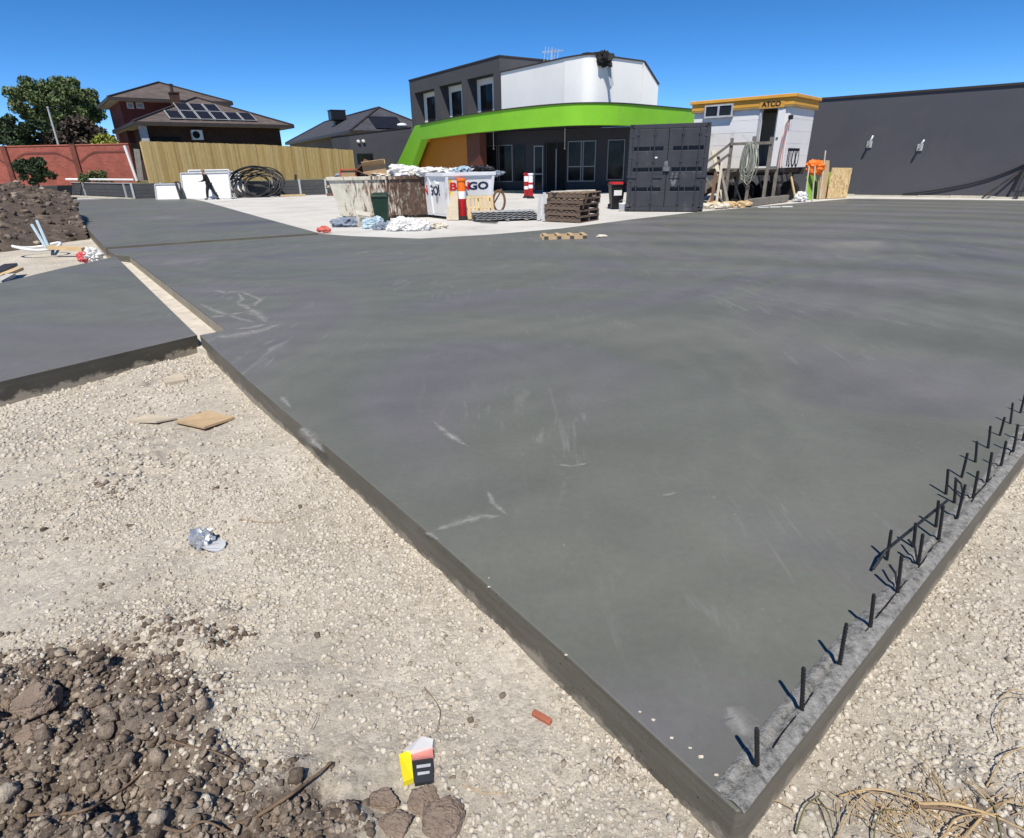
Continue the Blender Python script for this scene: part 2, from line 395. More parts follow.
mk('container_paint', (.042,.043,.052), .55, .18, 2.0, .15, 30, dirt=(.085,.085,.095), dscale=2.2, dthr=.64)
mk('container_rod', (.045,.047,.058), .45, .2, 3, .1, 30)
mk('black_rubber', (.012,.012,.013), .75, .2, 6, .2, 60)
mk('cabin_white', (.77,.755,.74), .55, .05, 1.2, .15, 25, dirt=(.50,.47,.42), dscale=1.1, dthr=.66)
mk('cabin_orange', (.68,.35,.055), .6, .13, 1.3, .1, 30, dirt=(.42,.22,.06), dscale=2.5, dthr=.62)
mk('cabin_trim', (.30,.21,.08), .6, .15, 2, .1, 30)
mk('steel_dark', (.03,.03,.032), .55, .3, 4, .2, 40, dirt=(.09,.05,.03), dscale=4)
mk('galvanised', (.46,.47,.47), .5, .15, 6, .05, 40, metal=.25)
mk('sleeper_grey', (.060,.062,.066), .85, .2, 1.8, .3, 40)
mk('pale_timber', (.50,.46,.38), .85, .2, 3, .2, 40)
mk('grey_timber', (.20,.18,.155), .85, .3, 5, .3, 40)
mk('white_panel', (.74,.73,.71), .5, .04, 1.5, .05, 30)
mk('black_pipe', (.016,.016,.018), .4, .2, 5, 0)
mk('plastic_green', (.012,.035,.022), .45, .2, 4, .1, 30)
mk('plastic_black', (.012,.012,.014), .4, .2, 4, .1, 30)
mk('plastic_red', (.38,.012,.016), .4, .15, 4, .05, 30)
mk('plastic_orange', (.78,.16,.012), .5, .15, 3, .15, 20)
mk('plastic_white', (.75,.75,.74), .4, .08, 4, .05, 30)
mk('plastic_sheet', (.66,.65,.63), .5, .12, 6, .5, 12)
mk('plastic_bluegrey', (.20,.235,.29), .45, .35, 5, .4, 12)
mk('cardboard', (.40,.265,.145), .85, .15, 4, .1, 40)
mk('cardboard_pale', (.58,.53,.44), .85, .12, 4, .1, 40)
mk('plaster_grey', (.42,.43,.45), .8, .2, 6, .2, 30)
mk('skip_white', (.72,.73,.75), .5, .07, 2, .1, 25, dirt=(.40,.33,.24), dscale=1.6, dthr=.66)
mk('skip_cream', (.62,.60,.38), .55, .12, 2, .1, 25)
mk('letter_red', (.55,.02,.03), .5, .05, 3, 0)
mk('letter_navy', (.012,.02,.07), .5, .05, 3, 0)
mk('letter_yellow', (.80,.52,.03), .5, .05, 3, 0)
mk('letter_black', (.01,.01,.012), .5, .05, 3, 0)
mk('letter_white', (.80,.80,.80), .5, .05, 3, 0)
mk('lime_board', (.24,.50,.06), .5, .12, 2, .1, 20)
mk('pine_pale', (.55,.40,.22), .8, .2, 4, .2, 30, stretch=(1,1,1))
mk('rebar_steel', (.017,.017,.019), .5, .4, 20, .6, 120)
mk('brick_brown', (.30,.21,.14), .9, .15, 3, .2, 30)
mk('soffit', (.50,.48,.44), .8, .05, 2, 0)
mk('gutter', (.045,.035,.03), .5, .1, 2, 0)
mk('solar_cell', (.014,.015,.022), .45, .3, 3, 0, spec=.12)
mk('skin', (.42,.235,.155), .6, .08, 20, 0)
mk('cloth_black', (.012,.012,.014), .9, .2, 20, .2, 60)
mk('cloth_navy', (.016,.020,.026), .9, .2, 20, .2, 60)
mk('hair_sandy', (.28,.18,.10), .9, .2, 30, .3, 60)
mk('bark', (.12,.10,.08), .9, .3, 6, .6, 20)
mk('bark_pale', (.32,.29,.25), .9, .3, 6, .6, 20)
mk('clay_brick_piece', (.36,.12,.07), .9, .2, 12, .4, 60)
mk('foil', (.55,.57,.60), .3, .2, 14, .5, 50, metal=.6)
mk('rock_brown', (.235,.18,.14), .97, .3, 14, 1.0, 130)
mk('stick_brown', (.17,.115,.075), .9, .3, 14, .5, 60)
mk('root_dry', (.42,.30,.16), .9, .3, 14, .4, 60)
mk('root_green', (.12,.12,.05), .9, .3, 14, .4, 60)
mk('pink_cord', (.62,.34,.31), .6, .1, 5, 0)
mk('hose_greygreen', (.20,.22,.19), .5, .2, 5, .1, 30)
mk('rope_pale', (.42,.42,.36), .8, .2, 9, .2, 60)
mk('pvc_blue', (.40,.50,.55), .5, .1, 5, 0)
mk('brown_sheet', (.14,.075,.045), .8, .25, 5, .3, 30)
M_SLAB = wet_concrete('wet_concrete'); M_EDGE = wet_concrete('formed_edge', 1.0); M_EDGED = wet_concrete('damp_formed_edge', .5); M_GROUND = gravel_ground()
M_EDGE2 = mat('dry_edge', (.30,.27,.215), .9, .15, 4, .3, 60)
M_STONE = island_mat('gravel_stone', [(0, (.30,.255,.20)), (.12, (.45,.40,.32)), (.45, (.55,.50,.42)), (.80, (.605,.555,.47)), (.92, (.43,.40,.35)), (1, (.65,.60,.51))], .97, .8, 220)
M_CLOD = island_mat('soil_clod', [(0, (.09,.068,.052)), (.5, (.195,.153,.118)), (.85, (.29,.235,.185)), (1, (.40,.345,.275))], .98, 1.0, 170, .35)
M_BRICKRED = brick('red_brick', (.26,.055,.040), (.34,.082,.055), (.27,.15,.115)); M_BRICKDARK = brick('maroon_brick', (.10,.020,.016), (.145,.032,.024), (.10,.05,.04))
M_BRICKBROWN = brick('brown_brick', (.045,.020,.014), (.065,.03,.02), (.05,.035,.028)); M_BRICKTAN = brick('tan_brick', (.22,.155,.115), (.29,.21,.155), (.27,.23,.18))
M_ROOFBR = roof_tiles('brown_tiles', (.115,.092,.082)); M_ROOFGR = roof_tiles('grey_tiles', (.062,.062,.074))
M_PALING = paling_mat(); M_OSB = osb(); M_RUST = rusty_paint('rusty_skip_paint', (.62,.59,.49), (.14,.058,.028), .49)
M_PALLET = wood('pallet_wood', (.30,.21,.13)); M_PALLETD = wood('pallet_wood_dark', (.135,.095,.07)); M_PLYW = wood('plywood', (.47,.34,.20), .15, (4,4,4)); M_PLYG = wood('weathered_plywood', (.50,.43,.32), .15, (4,4,4))
M_GLASS = glass(); M_APRON = apron_mat(); M_STRIP = rough_strip(); M_CRUST = bloom_mat()
# ------------------------------------------------------------------ light
SUN_EL, SUN_AZ = math.radians(57), math.radians(4)     # light travels away from the camera, a little to the right
Ld = Vector((math.sin(SUN_AZ)*math.cos(SUN_EL), math.cos(SUN_AZ)*math.cos(SUN_EL), -math.sin(SUN_EL)))
sl = bpy.data.lights.new('sun', 'SUN'); sl.energy = 4.4; sl.angle = math.radians(.53); sl.color = (1.0, .94, .845)
so = bpy.data.objects.new('sun', sl); COL.objects.link(so); so.rotation_euler = Ld.to_track_quat('-Z', 'Y').to_euler(); so.location = (0,-10,20)
W = bpy.data.worlds.new('World'); S.world = W; W.use_nodes = True
wt = W.node_tree; bg = wt.nodes['Background']; sky = wt.nodes.new('ShaderNodeTexSky'); sky.sky_type = 'NISHITA'; sky.sun_disc = False
sky.sun_elevation = SUN_EL; sky.sun_rotation = math.radians(180) + SUN_AZ; sky.air_density = 1.0; sky.dust_density = .0; sky.ozone_density = 1.0; sky.altitude = 8000
hs = wt.nodes.new('ShaderNodeHueSaturation'); hs.inputs['Saturation'].default_value = 1.32; hs.inputs['Value'].default_value = 1.0
wt.links.new(sky.outputs[0], hs.inputs['Color']); wt.links.new(hs.outputs[0], bg.inputs[0]); bg.inputs[1].default_value = .146
S.view_settings.view_transform = 'Standard'; S.view_settings.look = 'None'; S.view_settings.gamma = 1; S.view_settings.exposure = .32
S.render.engine = 'CYCLES'; S.cycles.samples = 64; S.cycles.max_bounces = 6
# ------------------------------------------------------------------ the setting
def xy(pts, z=0): return [(G(x, y, z).x, G(x, y, z).y) for x, y in pts]
ZU = .05                                                    # the upper slab lies 5 cm higher
TH = .20
main_px = [(737,812),(563,652),(430,534),(330,449.5),(248,380),(199.5,335),(226,330),(130,256.5),(115.5,255),(105,247.5),(318,233.5),(352,236),(420,238.5),(490,234.5),(560,228.5),(630,219.5),(700,211.5),(775,205),(850,198.5)]
main = xy(main_px); rEdge = (G(1024,453) - G(748,809)).normalized()
far = G(1024,198.5); wdir = (far - G(846,195.5)).normalized()
main += [tuple((far + wdir*9)[:2]), tuple((far + wdir*9 + Vector((-.3,-8,0)))[:2]), tuple((G(748,809) + rEdge*22)[:2]), tuple(G(748,809)[:2])]
mb = MB(); mb.prism(main, -TH-.14, 0, 0, 1)
slab = kind(obj('concrete_slab', mb, [M_SLAB, M_EDGE], bev=.006), 'structure')
up = xy([(105,247),(82,223),(60,200),(182,196.8),(205,201.5),(260,217),(318,232.7)], ZU)
mb = MB(); mb.prism(up, -.3, ZU, 0, 1); kind(obj('upper_slab', mb, [M_SLAB, M_EDGE], bev=.006), 'structure')
lf = xy([(197,335),(0,381.5),(-260,441),(-330,372),(0,283),(60,268.5),(108,258),(116,256.5)])
mb = MB(); mb.prism(lf, -TH-.16, 0, 0, 1); kind(obj('driveway_slab', mb, [M_SLAB, M_EDGED], bev=.006), 'structure')
tr_ = xy([(116,256.5),(130,256.8),(226,330.3),(206,335.5),(197,335)])
trc = [(x, y) for x, y in xy([(113,253),(132,255),(232,331),(204,339),(194,336)])]
# trench floor of pale gravel
mb = MB(); mb.prism(trc, -.2, -.125); kind(obj('trench_floor', mb, mat('trench_gravel', (.58,.53,.45), .95, .2, 6, .8, 50), None), 'structure')
# dry, pale formed face on the trench side of the slab (a thin skim)
a, b = G(226.5,330.5), G(130,257); d = (b-a).normalized(); n = Vector((-d.y, d.x, 0))
mb = MB(); mb.beam(a + n*.004 + Vector((0,0,-.07)), b + n*.004 + Vector((0,0,-.07)), .006, .12); kind(obj('trench_face', mb, M_EDGE2), 'structure')
# apron of dry pale concrete
ap = xy([(250,240),(150,214),(120,200.5)]) + [(-30,44),(-24,60),(12,60),(40,40)] + [tuple((far + wdir*4)[:2])] + xy([(1000,202),(800,208),(600,236),(420,246)])
mb = MB(); mb.prism(ap, -.3, -.02); kind(obj('apron', mb, M_APRON), 'structure')
# ground: one sheet, dense near the camera
def lat(shape, seed): return np.random.RandomState(seed).rand(*shape)
def vn(x, y, s, seed):
    L = lat((256,256), seed); u = x/s + 1000; v = y/s + 1000
    i = np.floor(u).astype(int); j = np.floor(v).astype(int); a = u-i; b = v-j; a = a*a*(3-2*a); b = b*b*(3-2*b)
    g = lambda p, q: L[p % 256, q % 256]
    return (g(i,j)*(1-a)+g(i+1,j)*a)*(1-b) + (g(i,j+1)*(1-a)+g(i+1,j+1)*a)*b - .5
def inpoly(x, y, poly):
    c = np.zeros(x.shape, bool); n = len(poly)
    for i in range(n):
        x1, y1 = poly[i]; x2, y2 = poly[i-1]
        k = ((y1 > y) != (y2 > y)); xx = (x2-x1)*(y-y1)/((y2-y1) if y2 != y1 else 1e-9) + x1
        c ^= (k & (x < xx))
    return c
SOILP = [(-60,640),(40,650),(110,640),(150,660),(200,700),(235,735),(255,790),(300,800),(345,860),(360,960),(200,1300),(-400,1200)]
SOIL2 = [(60,455),(170,440),(150,490),(60,500)]
soil_w = xy([(x, min(y, 1000)) for x, y in SOILP], -.17)
soil_w = xy([(-90,655),(30,662),(83,640),(135,642),(165,680),(195,730),(222,765),(255,790),(300,805),(335,850),(340,900)], -.17) + [(-1.5,.2),(-4,1.0)]
cx = np.array([p[0] for p in soil_w]); cy = np.array([p[1] for p in soil_w])
def segdist(x, y, poly):
    d = np.full(x.shape, 1e9)
    for i in range(len(poly)):
        a = np.array(poly[i-1]); b = np.array(poly[i]); ab = b-a; t = np.clip(((x-a[0])*ab[0]+(y-a[1])*ab[1])/(ab@ab+1e-9), 0, 1)
        d = np.minimum(d, np.hypot(x-a[0]-t*ab[0], y-a[1]-t*ab[1]))
    return d
DUSTY = [(G(px, py, -.18).x, G(px, py, -.18).y, r_, k_) for px, py, r_, k_ in ((105,478,.42,.40),(150,640,.2,.42),(215,625,.14,.42),(425,800,.10,.5),(100,790,.3,.5),(960,822,.16,.5),(150,385,.2,.40))]
def soil_at(x, y):
    d = segdist(x, y, soil_w); s = np.where(inpoly(x, y, soil_w), d, -d) + .22*vn(x,y,.30,61) + .12*vn(x,y,.10,62)
    dusty = 0*x
    for cx_, cy_, r_, k_ in DUSTY: dusty = np.maximum(dusty, k_*np.clip(1.4 - np.hypot(x-cx_, (y-cy_)*.7)/r_ + .9*vn(x,y,.3,63), 0, 1))
    return np.maximum(np.clip(.5 + s/.30, 0, 1), dusty)
ZG = -.185
def ground_z(x, y):
    near = np.clip((14 - np.hypot(x, y))/6, 0, 1)
    z = ZG + near*(.045*vn(x,y,1.1,1) + .026*vn(x,y,.33,2) + .010*vn(x,y,.12,3) + .005*vn(x,y,.05,4))
    s = soil_at(x, y)
    z = z + s*(.045 + .12*vn(x,y,.25,5) + .12*vn(x,y,.12,6) + .085*vn(x,y,.06,7) + .05*vn(x,y,.034,8))
    return z - (1-near)*.03
dx = np.r_[np.arange(-8.5, -2.6, .028), np.arange(-2.6, 2.6, .0135), np.arange(2.6, 6.001, .028)]; dy = np.r_[np.arange(.1, 3.0, .0135), np.arange(3.0, 9.0, .028)]
sp = lambda a, b, n: a + (b-a)*np.linspace(0,1,n)**2.2
xs = np.concatenate([-np.flip(sp(8.6, 900, 40)), dx, sp(6.1, 900, 40)]); ys = np.concatenate([-np.flip(sp(.0, 300, 14)), dy, sp(9.1, 1500, 50)])
X, Y = np.meshgrid(xs, ys); Z = ground_z(X, Y); nx, ny = len(xs), len(ys)
me = bpy.data.meshes.new('ground'); I = np.arange(nx*ny).reshape(ny, nx)
q = np.stack([I[:-1,:-1], I[:-1,1:], I[1:,1:], I[1:,:-1]], -1).reshape(-1, 4)
def np_mesh(me, v, f):
    n = f.shape[1]; me.vertices.add(len(v)); me.vertices.foreach_set('co', v.astype(np.float32).ravel())
    me.loops.add(f.size); me.loops.foreach_set('vertex_index', f.astype(np.int32).ravel())
    me.polygons.add(len(f)); me.polygons.foreach_set('loop_start', np.arange(0, f.size, n, dtype=np.int32)); me.polygons.foreach_set('loop_total', np.full(len(f), n, np.int32))
    me.update(calc_edges=True); me.validate()
np_mesh(me, np.stack([X, Y, Z], -1).reshape(-1, 3), q)
at = me.attributes.new('soil', 'FLOAT', 'POINT'); at.data.foreach_set('value', soil_at(X, Y).astype(np.float32).ravel())
me.polygons.foreach_set('use_smooth', [True]*len(me.polygons)); me.materials.append(M_GROUND)
kind(bpy.data.objects.new('ground', me), 'structure'); COL.objects.link(bpy.data.objects['ground'])
# stones: real little rocks lying on the ground
def rocks(name, x, y, z, r, m, label, cat, sub=1, flat=.7, seed=1, jit=.42, lump=0):
    rs = np.random.RandomState(seed); bm = bmesh.new(); bmesh.ops.create_icosphere(bm, subdivisions=sub, radius=1)
    bv = np.array([v.co[:] for v in bm.verts]); bf = np.array([[v.index for v in f.verts] for f in bm.faces]); bm.free()
    n = len(x); k = len(bv)
    v = bv[None] * (1 + .5*jit*(rs.rand(n, k, 1)*2-1)) * (np.array([1,1,flat]) * (.72 + .56*rs.rand(n, 1, 3)))
    for _ in range(6):                                   # broken faces: cut each stone by random planes
        pn = rs.normal(size=(n,1,3)); pn /= np.linalg.norm(pn, axis=2)[...,None]; ex = np.maximum(0, (v*pn).sum(2) - rs.uniform(.38,.72,(n,1))); v = v - pn*ex[...,None]
    v = v*1.25
    if lump: v = v * (1 + lump*(rs.rand(n, k, 1)*2-1))
    a = rs.rand(n)*2*PI; b = (rs.rand(n)-.5)*1.0; ca, sa, cb, sb = np.cos(a)[:,None], np.sin(a)[:,None], np.cos(b)[:,None], np.sin(b)[:,None]
    vx, vy, vz = v[...,0], v[...,1], v[...,2]
    vy, vz = vy*cb - vz*sb, vy*sb + vz*cb; vx, vy = vx*ca - vy*sa, vx*sa + vy*ca
    v = np.stack([vx, vy, vz], -1) * r[:,None,None] + np.stack([x, y, z], -1)[:,None]
    f = (bf[None] + (np.arange(n)*k)[:,None,None]).reshape(-1, 3)
    me = bpy.data.meshes.new(name); np_mesh(me, v.reshape(-1, 3), f); me.materials.append(m)
    o = bpy.data.objects.new(name, me); COL.objects.link(o); return tag(o, label, cat, None, 'stuff')
def blocked(x, y):
    return inpoly(x, y, main) | inpoly(x, y, lf) | inpoly(x, y, up)
rs = np.random.RandomState(11)
def scatter(n, x0, x1, y0, y1, dens):
    x = rs.uniform(x0, x1, n); y = rs.uniform(y0, y1, n); keep = (rs.rand(n) < dens(x, y)) & ~blocked(x, y); return x[keep], y[keep]
def dens_g(x, y):
    d = .92 + 2.4*vn(x,y,.8,21) + 1.5*vn(x,y,.3,22); return np.clip(d, .07, 1) * np.clip(1.25 - 1.1*soil_at(x,y), .1, 1)
x, y = scatter(120000, -3.2, 3.4, .6, 3.2, dens_g); r = .0034 + .0105*rs.rand(len(x))**3
x2, y2 = scatter(42000, -6.5, 5.0, 3.2, 7.0, dens_g); r2 = .008 + .013*rs.rand(len(x2))**2
x = np.r_[x, x2]; y = np.r_[y, y2]; r = np.r_[r, r2]
rocks('gravel', x, y, ground_z(x, y) + r*.1, r, M_STONE, 'pale crushed rock scattered over the ground beside the slabs', 'gravel', 1, .68, 3)
x, y = scatter(70000, -2.6, .4, .7, 3.2, lambda x, y: np.clip(soil_at(x,y)*1.3 + .9*vn(x,y,.16,51) + .5*vn(x,y,.05,52) - .35, 0, 1)); r = .0028 + .0125*rs.rand(len(x))**2.6
x3, y3 = scatter(2600, -2.6, .4, .7, 3.2, lambda x, y: np.clip(soil_at(x,y) + .8*vn(x,y,.2,53) - .35, 0, 1)); x = np.r_[x, x3]; y = np.r_[y, y3]; r = np.r_[r, .009 + .022*rs.rand(len(x3))**3]
rocks('soil_clods', x, y, ground_z(x, y) + r*.25, r, M_CLOD, 'dark brown lumps of dug soil spilling across the gravel', 'soil', 2, .8, 5, .30, .17)
M_EARTH = island_mat('earth_clod', [(0, (.05,.038,.03)), (.6, (.10,.075,.058)), (.9, (.18,.14,.11)), (1, (.32,.27,.21))], .98, .9, 20, .3)
# heap of dug earth at the left
def heap_z(x, y):
    c = G(-10,226,0); u = (x-c.x)/5.5; v = (y-c.y)/8.5
    d = np.sqrt(u*u+v*v) + .35*vn(x,y,2.2,31)
    return -.25 + 1.45*np.clip(1.05-d, 0, 1)**.7 + .30*vn(x,y,.8,32)*np.clip(1.2-d,0,1) + .16*vn(x,y,.3,33)*np.clip(1.2-d,0,1)
c = G(-10,226,0); hx = np.arange(c.x-7, c.x+7, .09); hy = np.arange(c.y-10, c.y+10, .09); X, Y = np.meshgrid(hx, hy); Zh = heap_z(X, Y)
me = bpy.data.meshes.new('earth_heap'); I = np.arange(X.size).reshape(X.shape)
q = np.stack([I[:-1,:-1], I[:-1,1:], I[1:,1:], I[1:,:-1]], -1).reshape(-1, 4)
bl = blocked(X, Y); qk = ~(bl.ravel()[q].any(1)) & (Zh.ravel()[q].max(1) > -.235); q = q[qk]
np_mesh(me, np.stack([X, Y, Zh], -1).reshape(-1, 3), q)
me.materials.append(mat('dug_earth', (.088,.066,.052), .98, .5, 2.5, .9, 14, dirt=(.24,.19,.14), dscale=1.5, dthr=.62)); o = bpy.data.objects.new('earth_heap', me); COL.objects.link(o)
tag(o, 'rough heap of dark brown dug earth left of the driveway', 'earth heap', None, 'stuff')
x = rs.uniform(c.x-6, c.x+6.5, 11000); y = rs.uniform(c.y-9, c.y+9, 11000); z = heap_z(x, y); k = (z > -.2) & ~blocked(x, y); x, y, z = x[k], y[k], z[k]; r = .012 + .085*rs.rand(len(x))**4
rocks('earth_clods', x, y, z, r, M_EARTH, 'lumps of brown earth lying on the heap', 'soil', 2, .8, 6, .3, .15)
# raised yard ground behind the retaining wall
RW0, RW1, RW2 = G(20,193.2), G(135,199.7), G(352,193.6)
mb = MB(); yard = [(RW0.x-30, RW0.y+3), (RW0.x, RW0.y+.3), (RW1.x+.1, RW1.y+.35), (RW2.x, RW2.y+.35), (RW2.x+2,RW2.y+30), (-40,130), (-120,130)]
mb.prism(yard, -.5, .88); kind(obj('yard_ground', mb, mat('yard_grass', (.16,.15,.075), .95, .3, 1.2, .6, 20)), 'structure')
# rough strip along the right edge with its crack, and the cement crust streaks
e0 = G(748,809); en = Vector((-rEdge.y, rEdge.x, 0))
ss = np.arange(-.02, 9, .018); tt = np.arange(.0, .096, .0095)
SX, TT = np.meshgrid(ss, tt); wob = 1 + .45*vn(SX, SX*0+1, .22, 44)
PX = e0.x + rEdge.x*SX + en.x*TT*wob; PY = e0.y + rEdge.y*SX + en.y*TT*wob
edge = np.minimum(TT, tt[-1]-TT)/.03
PZ = .004 + np.clip(edge, 0, 1)*(.009 + .014*vn(PX,PY,.035,45) + .008*vn(PX,PY,.015,46)); PZ -= .02*np.exp(-((TT-.062-.012*vn(SX,SX*0,.12,47))/.006)**2)*(vn(SX,SX*0+3,.3,48) > -.22)
PZ[-1] = .0015; PZ[0] = .001
PZ = np.maximum(PZ, .001)
me = bpy.data.meshes.new('rough_strip'); I = np.arange(SX.size).reshape(SX.shape); q = np.stack([I[:-1,:-1], I[1:,:-1], I[1:,1:], I[:-1,1:]], -1).reshape(-1, 4)[:, ::-1]
np_mesh(me, np.stack([PX, PY, PZ], -1).reshape(-1, 3), q); me.materials.append(M_STRIP); o = bpy.data.objects.new('rough_strip', me); COL.objects.link(o); kind(o, 'structure')
cr = MB()
for i in range(120):
    t0 = i*.07; 
    if noise.noise(Vector((t0*2.3, 4, 0))) < .02: continue
    p = e0 + rEdge*t0 + en*(.046 + .01*noise.noise(Vector((t0*7, 0, 0)))); q2 = e0 + rEdge*(t0+.075) + en*(.046 + .01*noise.noise(Vector((t0*7+.5, 0, 0))))
    cr.beam(p + Vector((0,0,.0135)), q2 + Vector((0,0,.0135)), .0035, .006)
kind(obj('strip_crack', cr, MT['letter_black']), 'structure')
def streak(paths, w, name='cement_streak'):
    mb = MB(); cov = []
    for j, pts in enumerate(paths):
        P0 = [G(*p) for p in pts]; Q = []
        for i in range(len(P0)-1):
            for k in range(10): Q.append(P0[i].lerp(P0[i+1], k/10))
        Q.append(P0[-1]); n = len(Q); vs = []; fs = []
        for i, p in enumerate(Q):
            d = (Q[min(i+1,n-1)] - Q[max(i-1,0)]).normalized(); s = Vector((-d.y, d.x, 0)); t = i/(n-1)
            ww = w[j] * math.sin(PI*min(.98, t+.04))**.7 * (.6 + 1.1*abs(noise.noise(p*1.9 + Vector((j,0,0))))); off = .3*ww*noise.noise(p*2.3)
            for e_ in (-1,-.5,0,.5,1): vs.append(p + s*(ww*1.5*e_+off) + Vector((0,0,.004))); cov.append((1-abs(e_))*min(1, 6*t, 6*(1-t)))
        for i in range(n-1):
            for e_ in range(4): fs.append((5*i+e_+1, 5*i+e_, 5*i+e_+5, 5*i+e_+6))
        mb.add(vs, fs)
    o = kind(obj(name, mb, M_CRUST), 'structure'); at = o.data.attributes.new('cover', 'FLOAT', 'POINT'); at.data.foreach_set('value', cov); return o
streak([[(208,339),(235,336),(262,331),(288,322)], [(232,330),(252,328),(268,324)], [(196,302),(212,310),(236,318),(262,325)], [(230,302),(244,306),(262,318),(268,324)], [(213,290),(226,293),(238,291)], [(238,291),(243,300),(232,306)]], [.14,.11,.06,.08,.09,.06])
streak([[(745,742),(735,718),(722,706)], [(205,318),(226,316),(246,312)], [(246,312),(262,300),(240,292),(214,296)],  ], [.055,.07,.06], 'cement_bloom')
streak([[(430,533),(455,524),(485,517),(508,518)], [(487,490),(493,504),(510,519)], [(430,419),(450,436),(472,450)], [(555,465),(572,467),(592,463)], [(660,497),(678,493)], [(425,532),(440,541)], [(300,425),(312,440),(326,455)], [(280,395),(292,410)]], [.03,.022,.025,.03,.016,.02,.05,.03])
# ================================================================== BUILDINGS
ZB, ZT = 3.45, 4.45
fp = [G(x, y, ZT) for x, y in [(414.6,126),(455.6,117.4),(497,111.0),(532,106.9),(560,104.5),(581.4,103.5),(606,103.4),(630.6,104.4),(670,107.8),(700,110.4)]]
def catmull(p, n=8):
    out = []
    for i in range(len(p)-1):
        p0, p1, p2, p3 = p[max(i-1,0)], p[i], p[i+1], p[min(i+2,len(p)-1)]
        for k in range(n):
            t = k/n; out.append(.5*((2*p1)+(-p0+p2)*t+(2*p0-5*p1+4*p2-p3)*t*t+(-p0+3*p1-3*p2+p3)*t**3))
    return out + [p[-1]]
FP = [Vector((p.x, p.y, 0)) for p in catmull(fp)]
FF = Fac(fp[0], fp[1])
build = thing('commercial_building', 'two storey commercial building with a lime green curved canopy, white render and charcoal block', 'building', (FF.A.x, FF.A.y, 0), FF.ang)
# slanted leg + curved green band
s_in, _ = FF.hit(421.4,138.4); so_, zo_ = FF.hit(396.8,164.4); si_, zi_ = FF.hit(411.9,165.8)
def ext(sa, za, sb, zb, z): return sa + (sb-sa)*(z-za)/(zb-za)
zl = .3
leg = [(0, ZT), (s_in, ZT), (s_in, ZB), (ext(s_in, ZB, si_, zi_, zl), zl), (ext(0, ZT, so_, zo_, zl), zl)]
mb = MB(); mb.slabxz(leg, 0, .55); obj('canopy_leg', mb, MT['green_paint'], build, bev=.02)
def offset_line(pts, d):
    out = []
    for i, p in enumerate(pts):
        t = (pts[min(i+1,len(pts)-1)] - pts[max(i-1,0)]).normalized(); out.append(p + Vector((-t.y, t.x, 0))*d)
    return out
start = FF.w(s_in + .01)
band = [start] + [p for p in FP if (p - FF.A).dot(FF.d) > s_in + .2]
inner = offset_line(band, .35)
mb = MB(); n = len(band)
vs = []
for a, b in zip(band, inner): vs += [a + Vector((0,0,ZB)), a + Vector((0,0,ZT)), b + Vector((0,0,ZT)), b + Vector((0,0,ZB))]
fs = []
for i in range(n-1):
    for k in range(4): fs.append((4*i+k, 4*i+(k+1)%4, 4*i+4+(k+1)%4, 4*i+4+k))
fs += [(3,2,1,0), (4*n-4,4*n-3,4*n-2,4*n-1)]
mb.add(vs, fs); cb = obj('canopy_band', mb, MT['green_paint'], build, True)
mb = MB()
for a, b in zip(band[:-1], band[1:]):
    mb.beam(a + Vector((0,0,ZT+.03)), b + Vector((0,0,ZT+.03)), .12, .05)
obj('flashing', mb, MT['gutter'], build, True)
# glazing wall line
w0 = V(466, 150, 40); wp0 = FF.w(*[FF.hit(466,150)[0], 2.3]); 
k2 = G(632,105,ZT); wp1 = Vector((k2.x*1.0, k2.y, 0)) + Vector((.85,2.5,0))
GW = Fac(wp0, wp1)
L = GW.L
# canopy slab between band and wall
back = [q for q in offset_line(band, 2.8)[::-1] if (q-GW.A).dot(GW.d) > L+.5] + [GW.w(L+.3, .3), GW.w(-1.5, .3), FF.w(-.0, 2.6)]
mb = MB(); mb.prism([(p.x, p.y) for p in offset_line(band, .33)] + [(p.x, p.y) for p in back], ZB+.12, ZT-.15); obj('canopy_roof', mb, MT['wall_charcoal'], build, True)
def gx(px, py=170): return GW.hit(px, py)[0]
def gz(px, py): return GW.hit(px, py)[1]
def world_box(mb, F_, x0, x1, y0, y1, z0, z1):
    vs = [F_.w(x, y, z) for z in (z0, z1) for x, y in ((x0,y0),(x1,y0),(x1,y1),(x0,y1))]
    return mb.add(vs, [(0,3,2,1),(4,5,6,7),(0,1,5,4),(1,2,6,5),(2,3,7,6),(3,0,4,7)])
mb = MB(); world_box(mb, GW, -1.5, L+.3, 0, 9, -.1, ZB+.1)
rl = [q for q in offset_line(band, 2.6) if (q-GW.A).dot(GW.d) > L+.5]
mb.prism([tuple(GW.w(L+.302,.05)[:2])] + [tuple(q[:2]) for q in rl] + [tuple((rl[-1]+GW.n*6)[:2]), tuple(GW.w(L+.302,8)[:2])], -.1, ZB+.09); obj('ground_floor', mb, MT['wall_charcoal'], build, True)
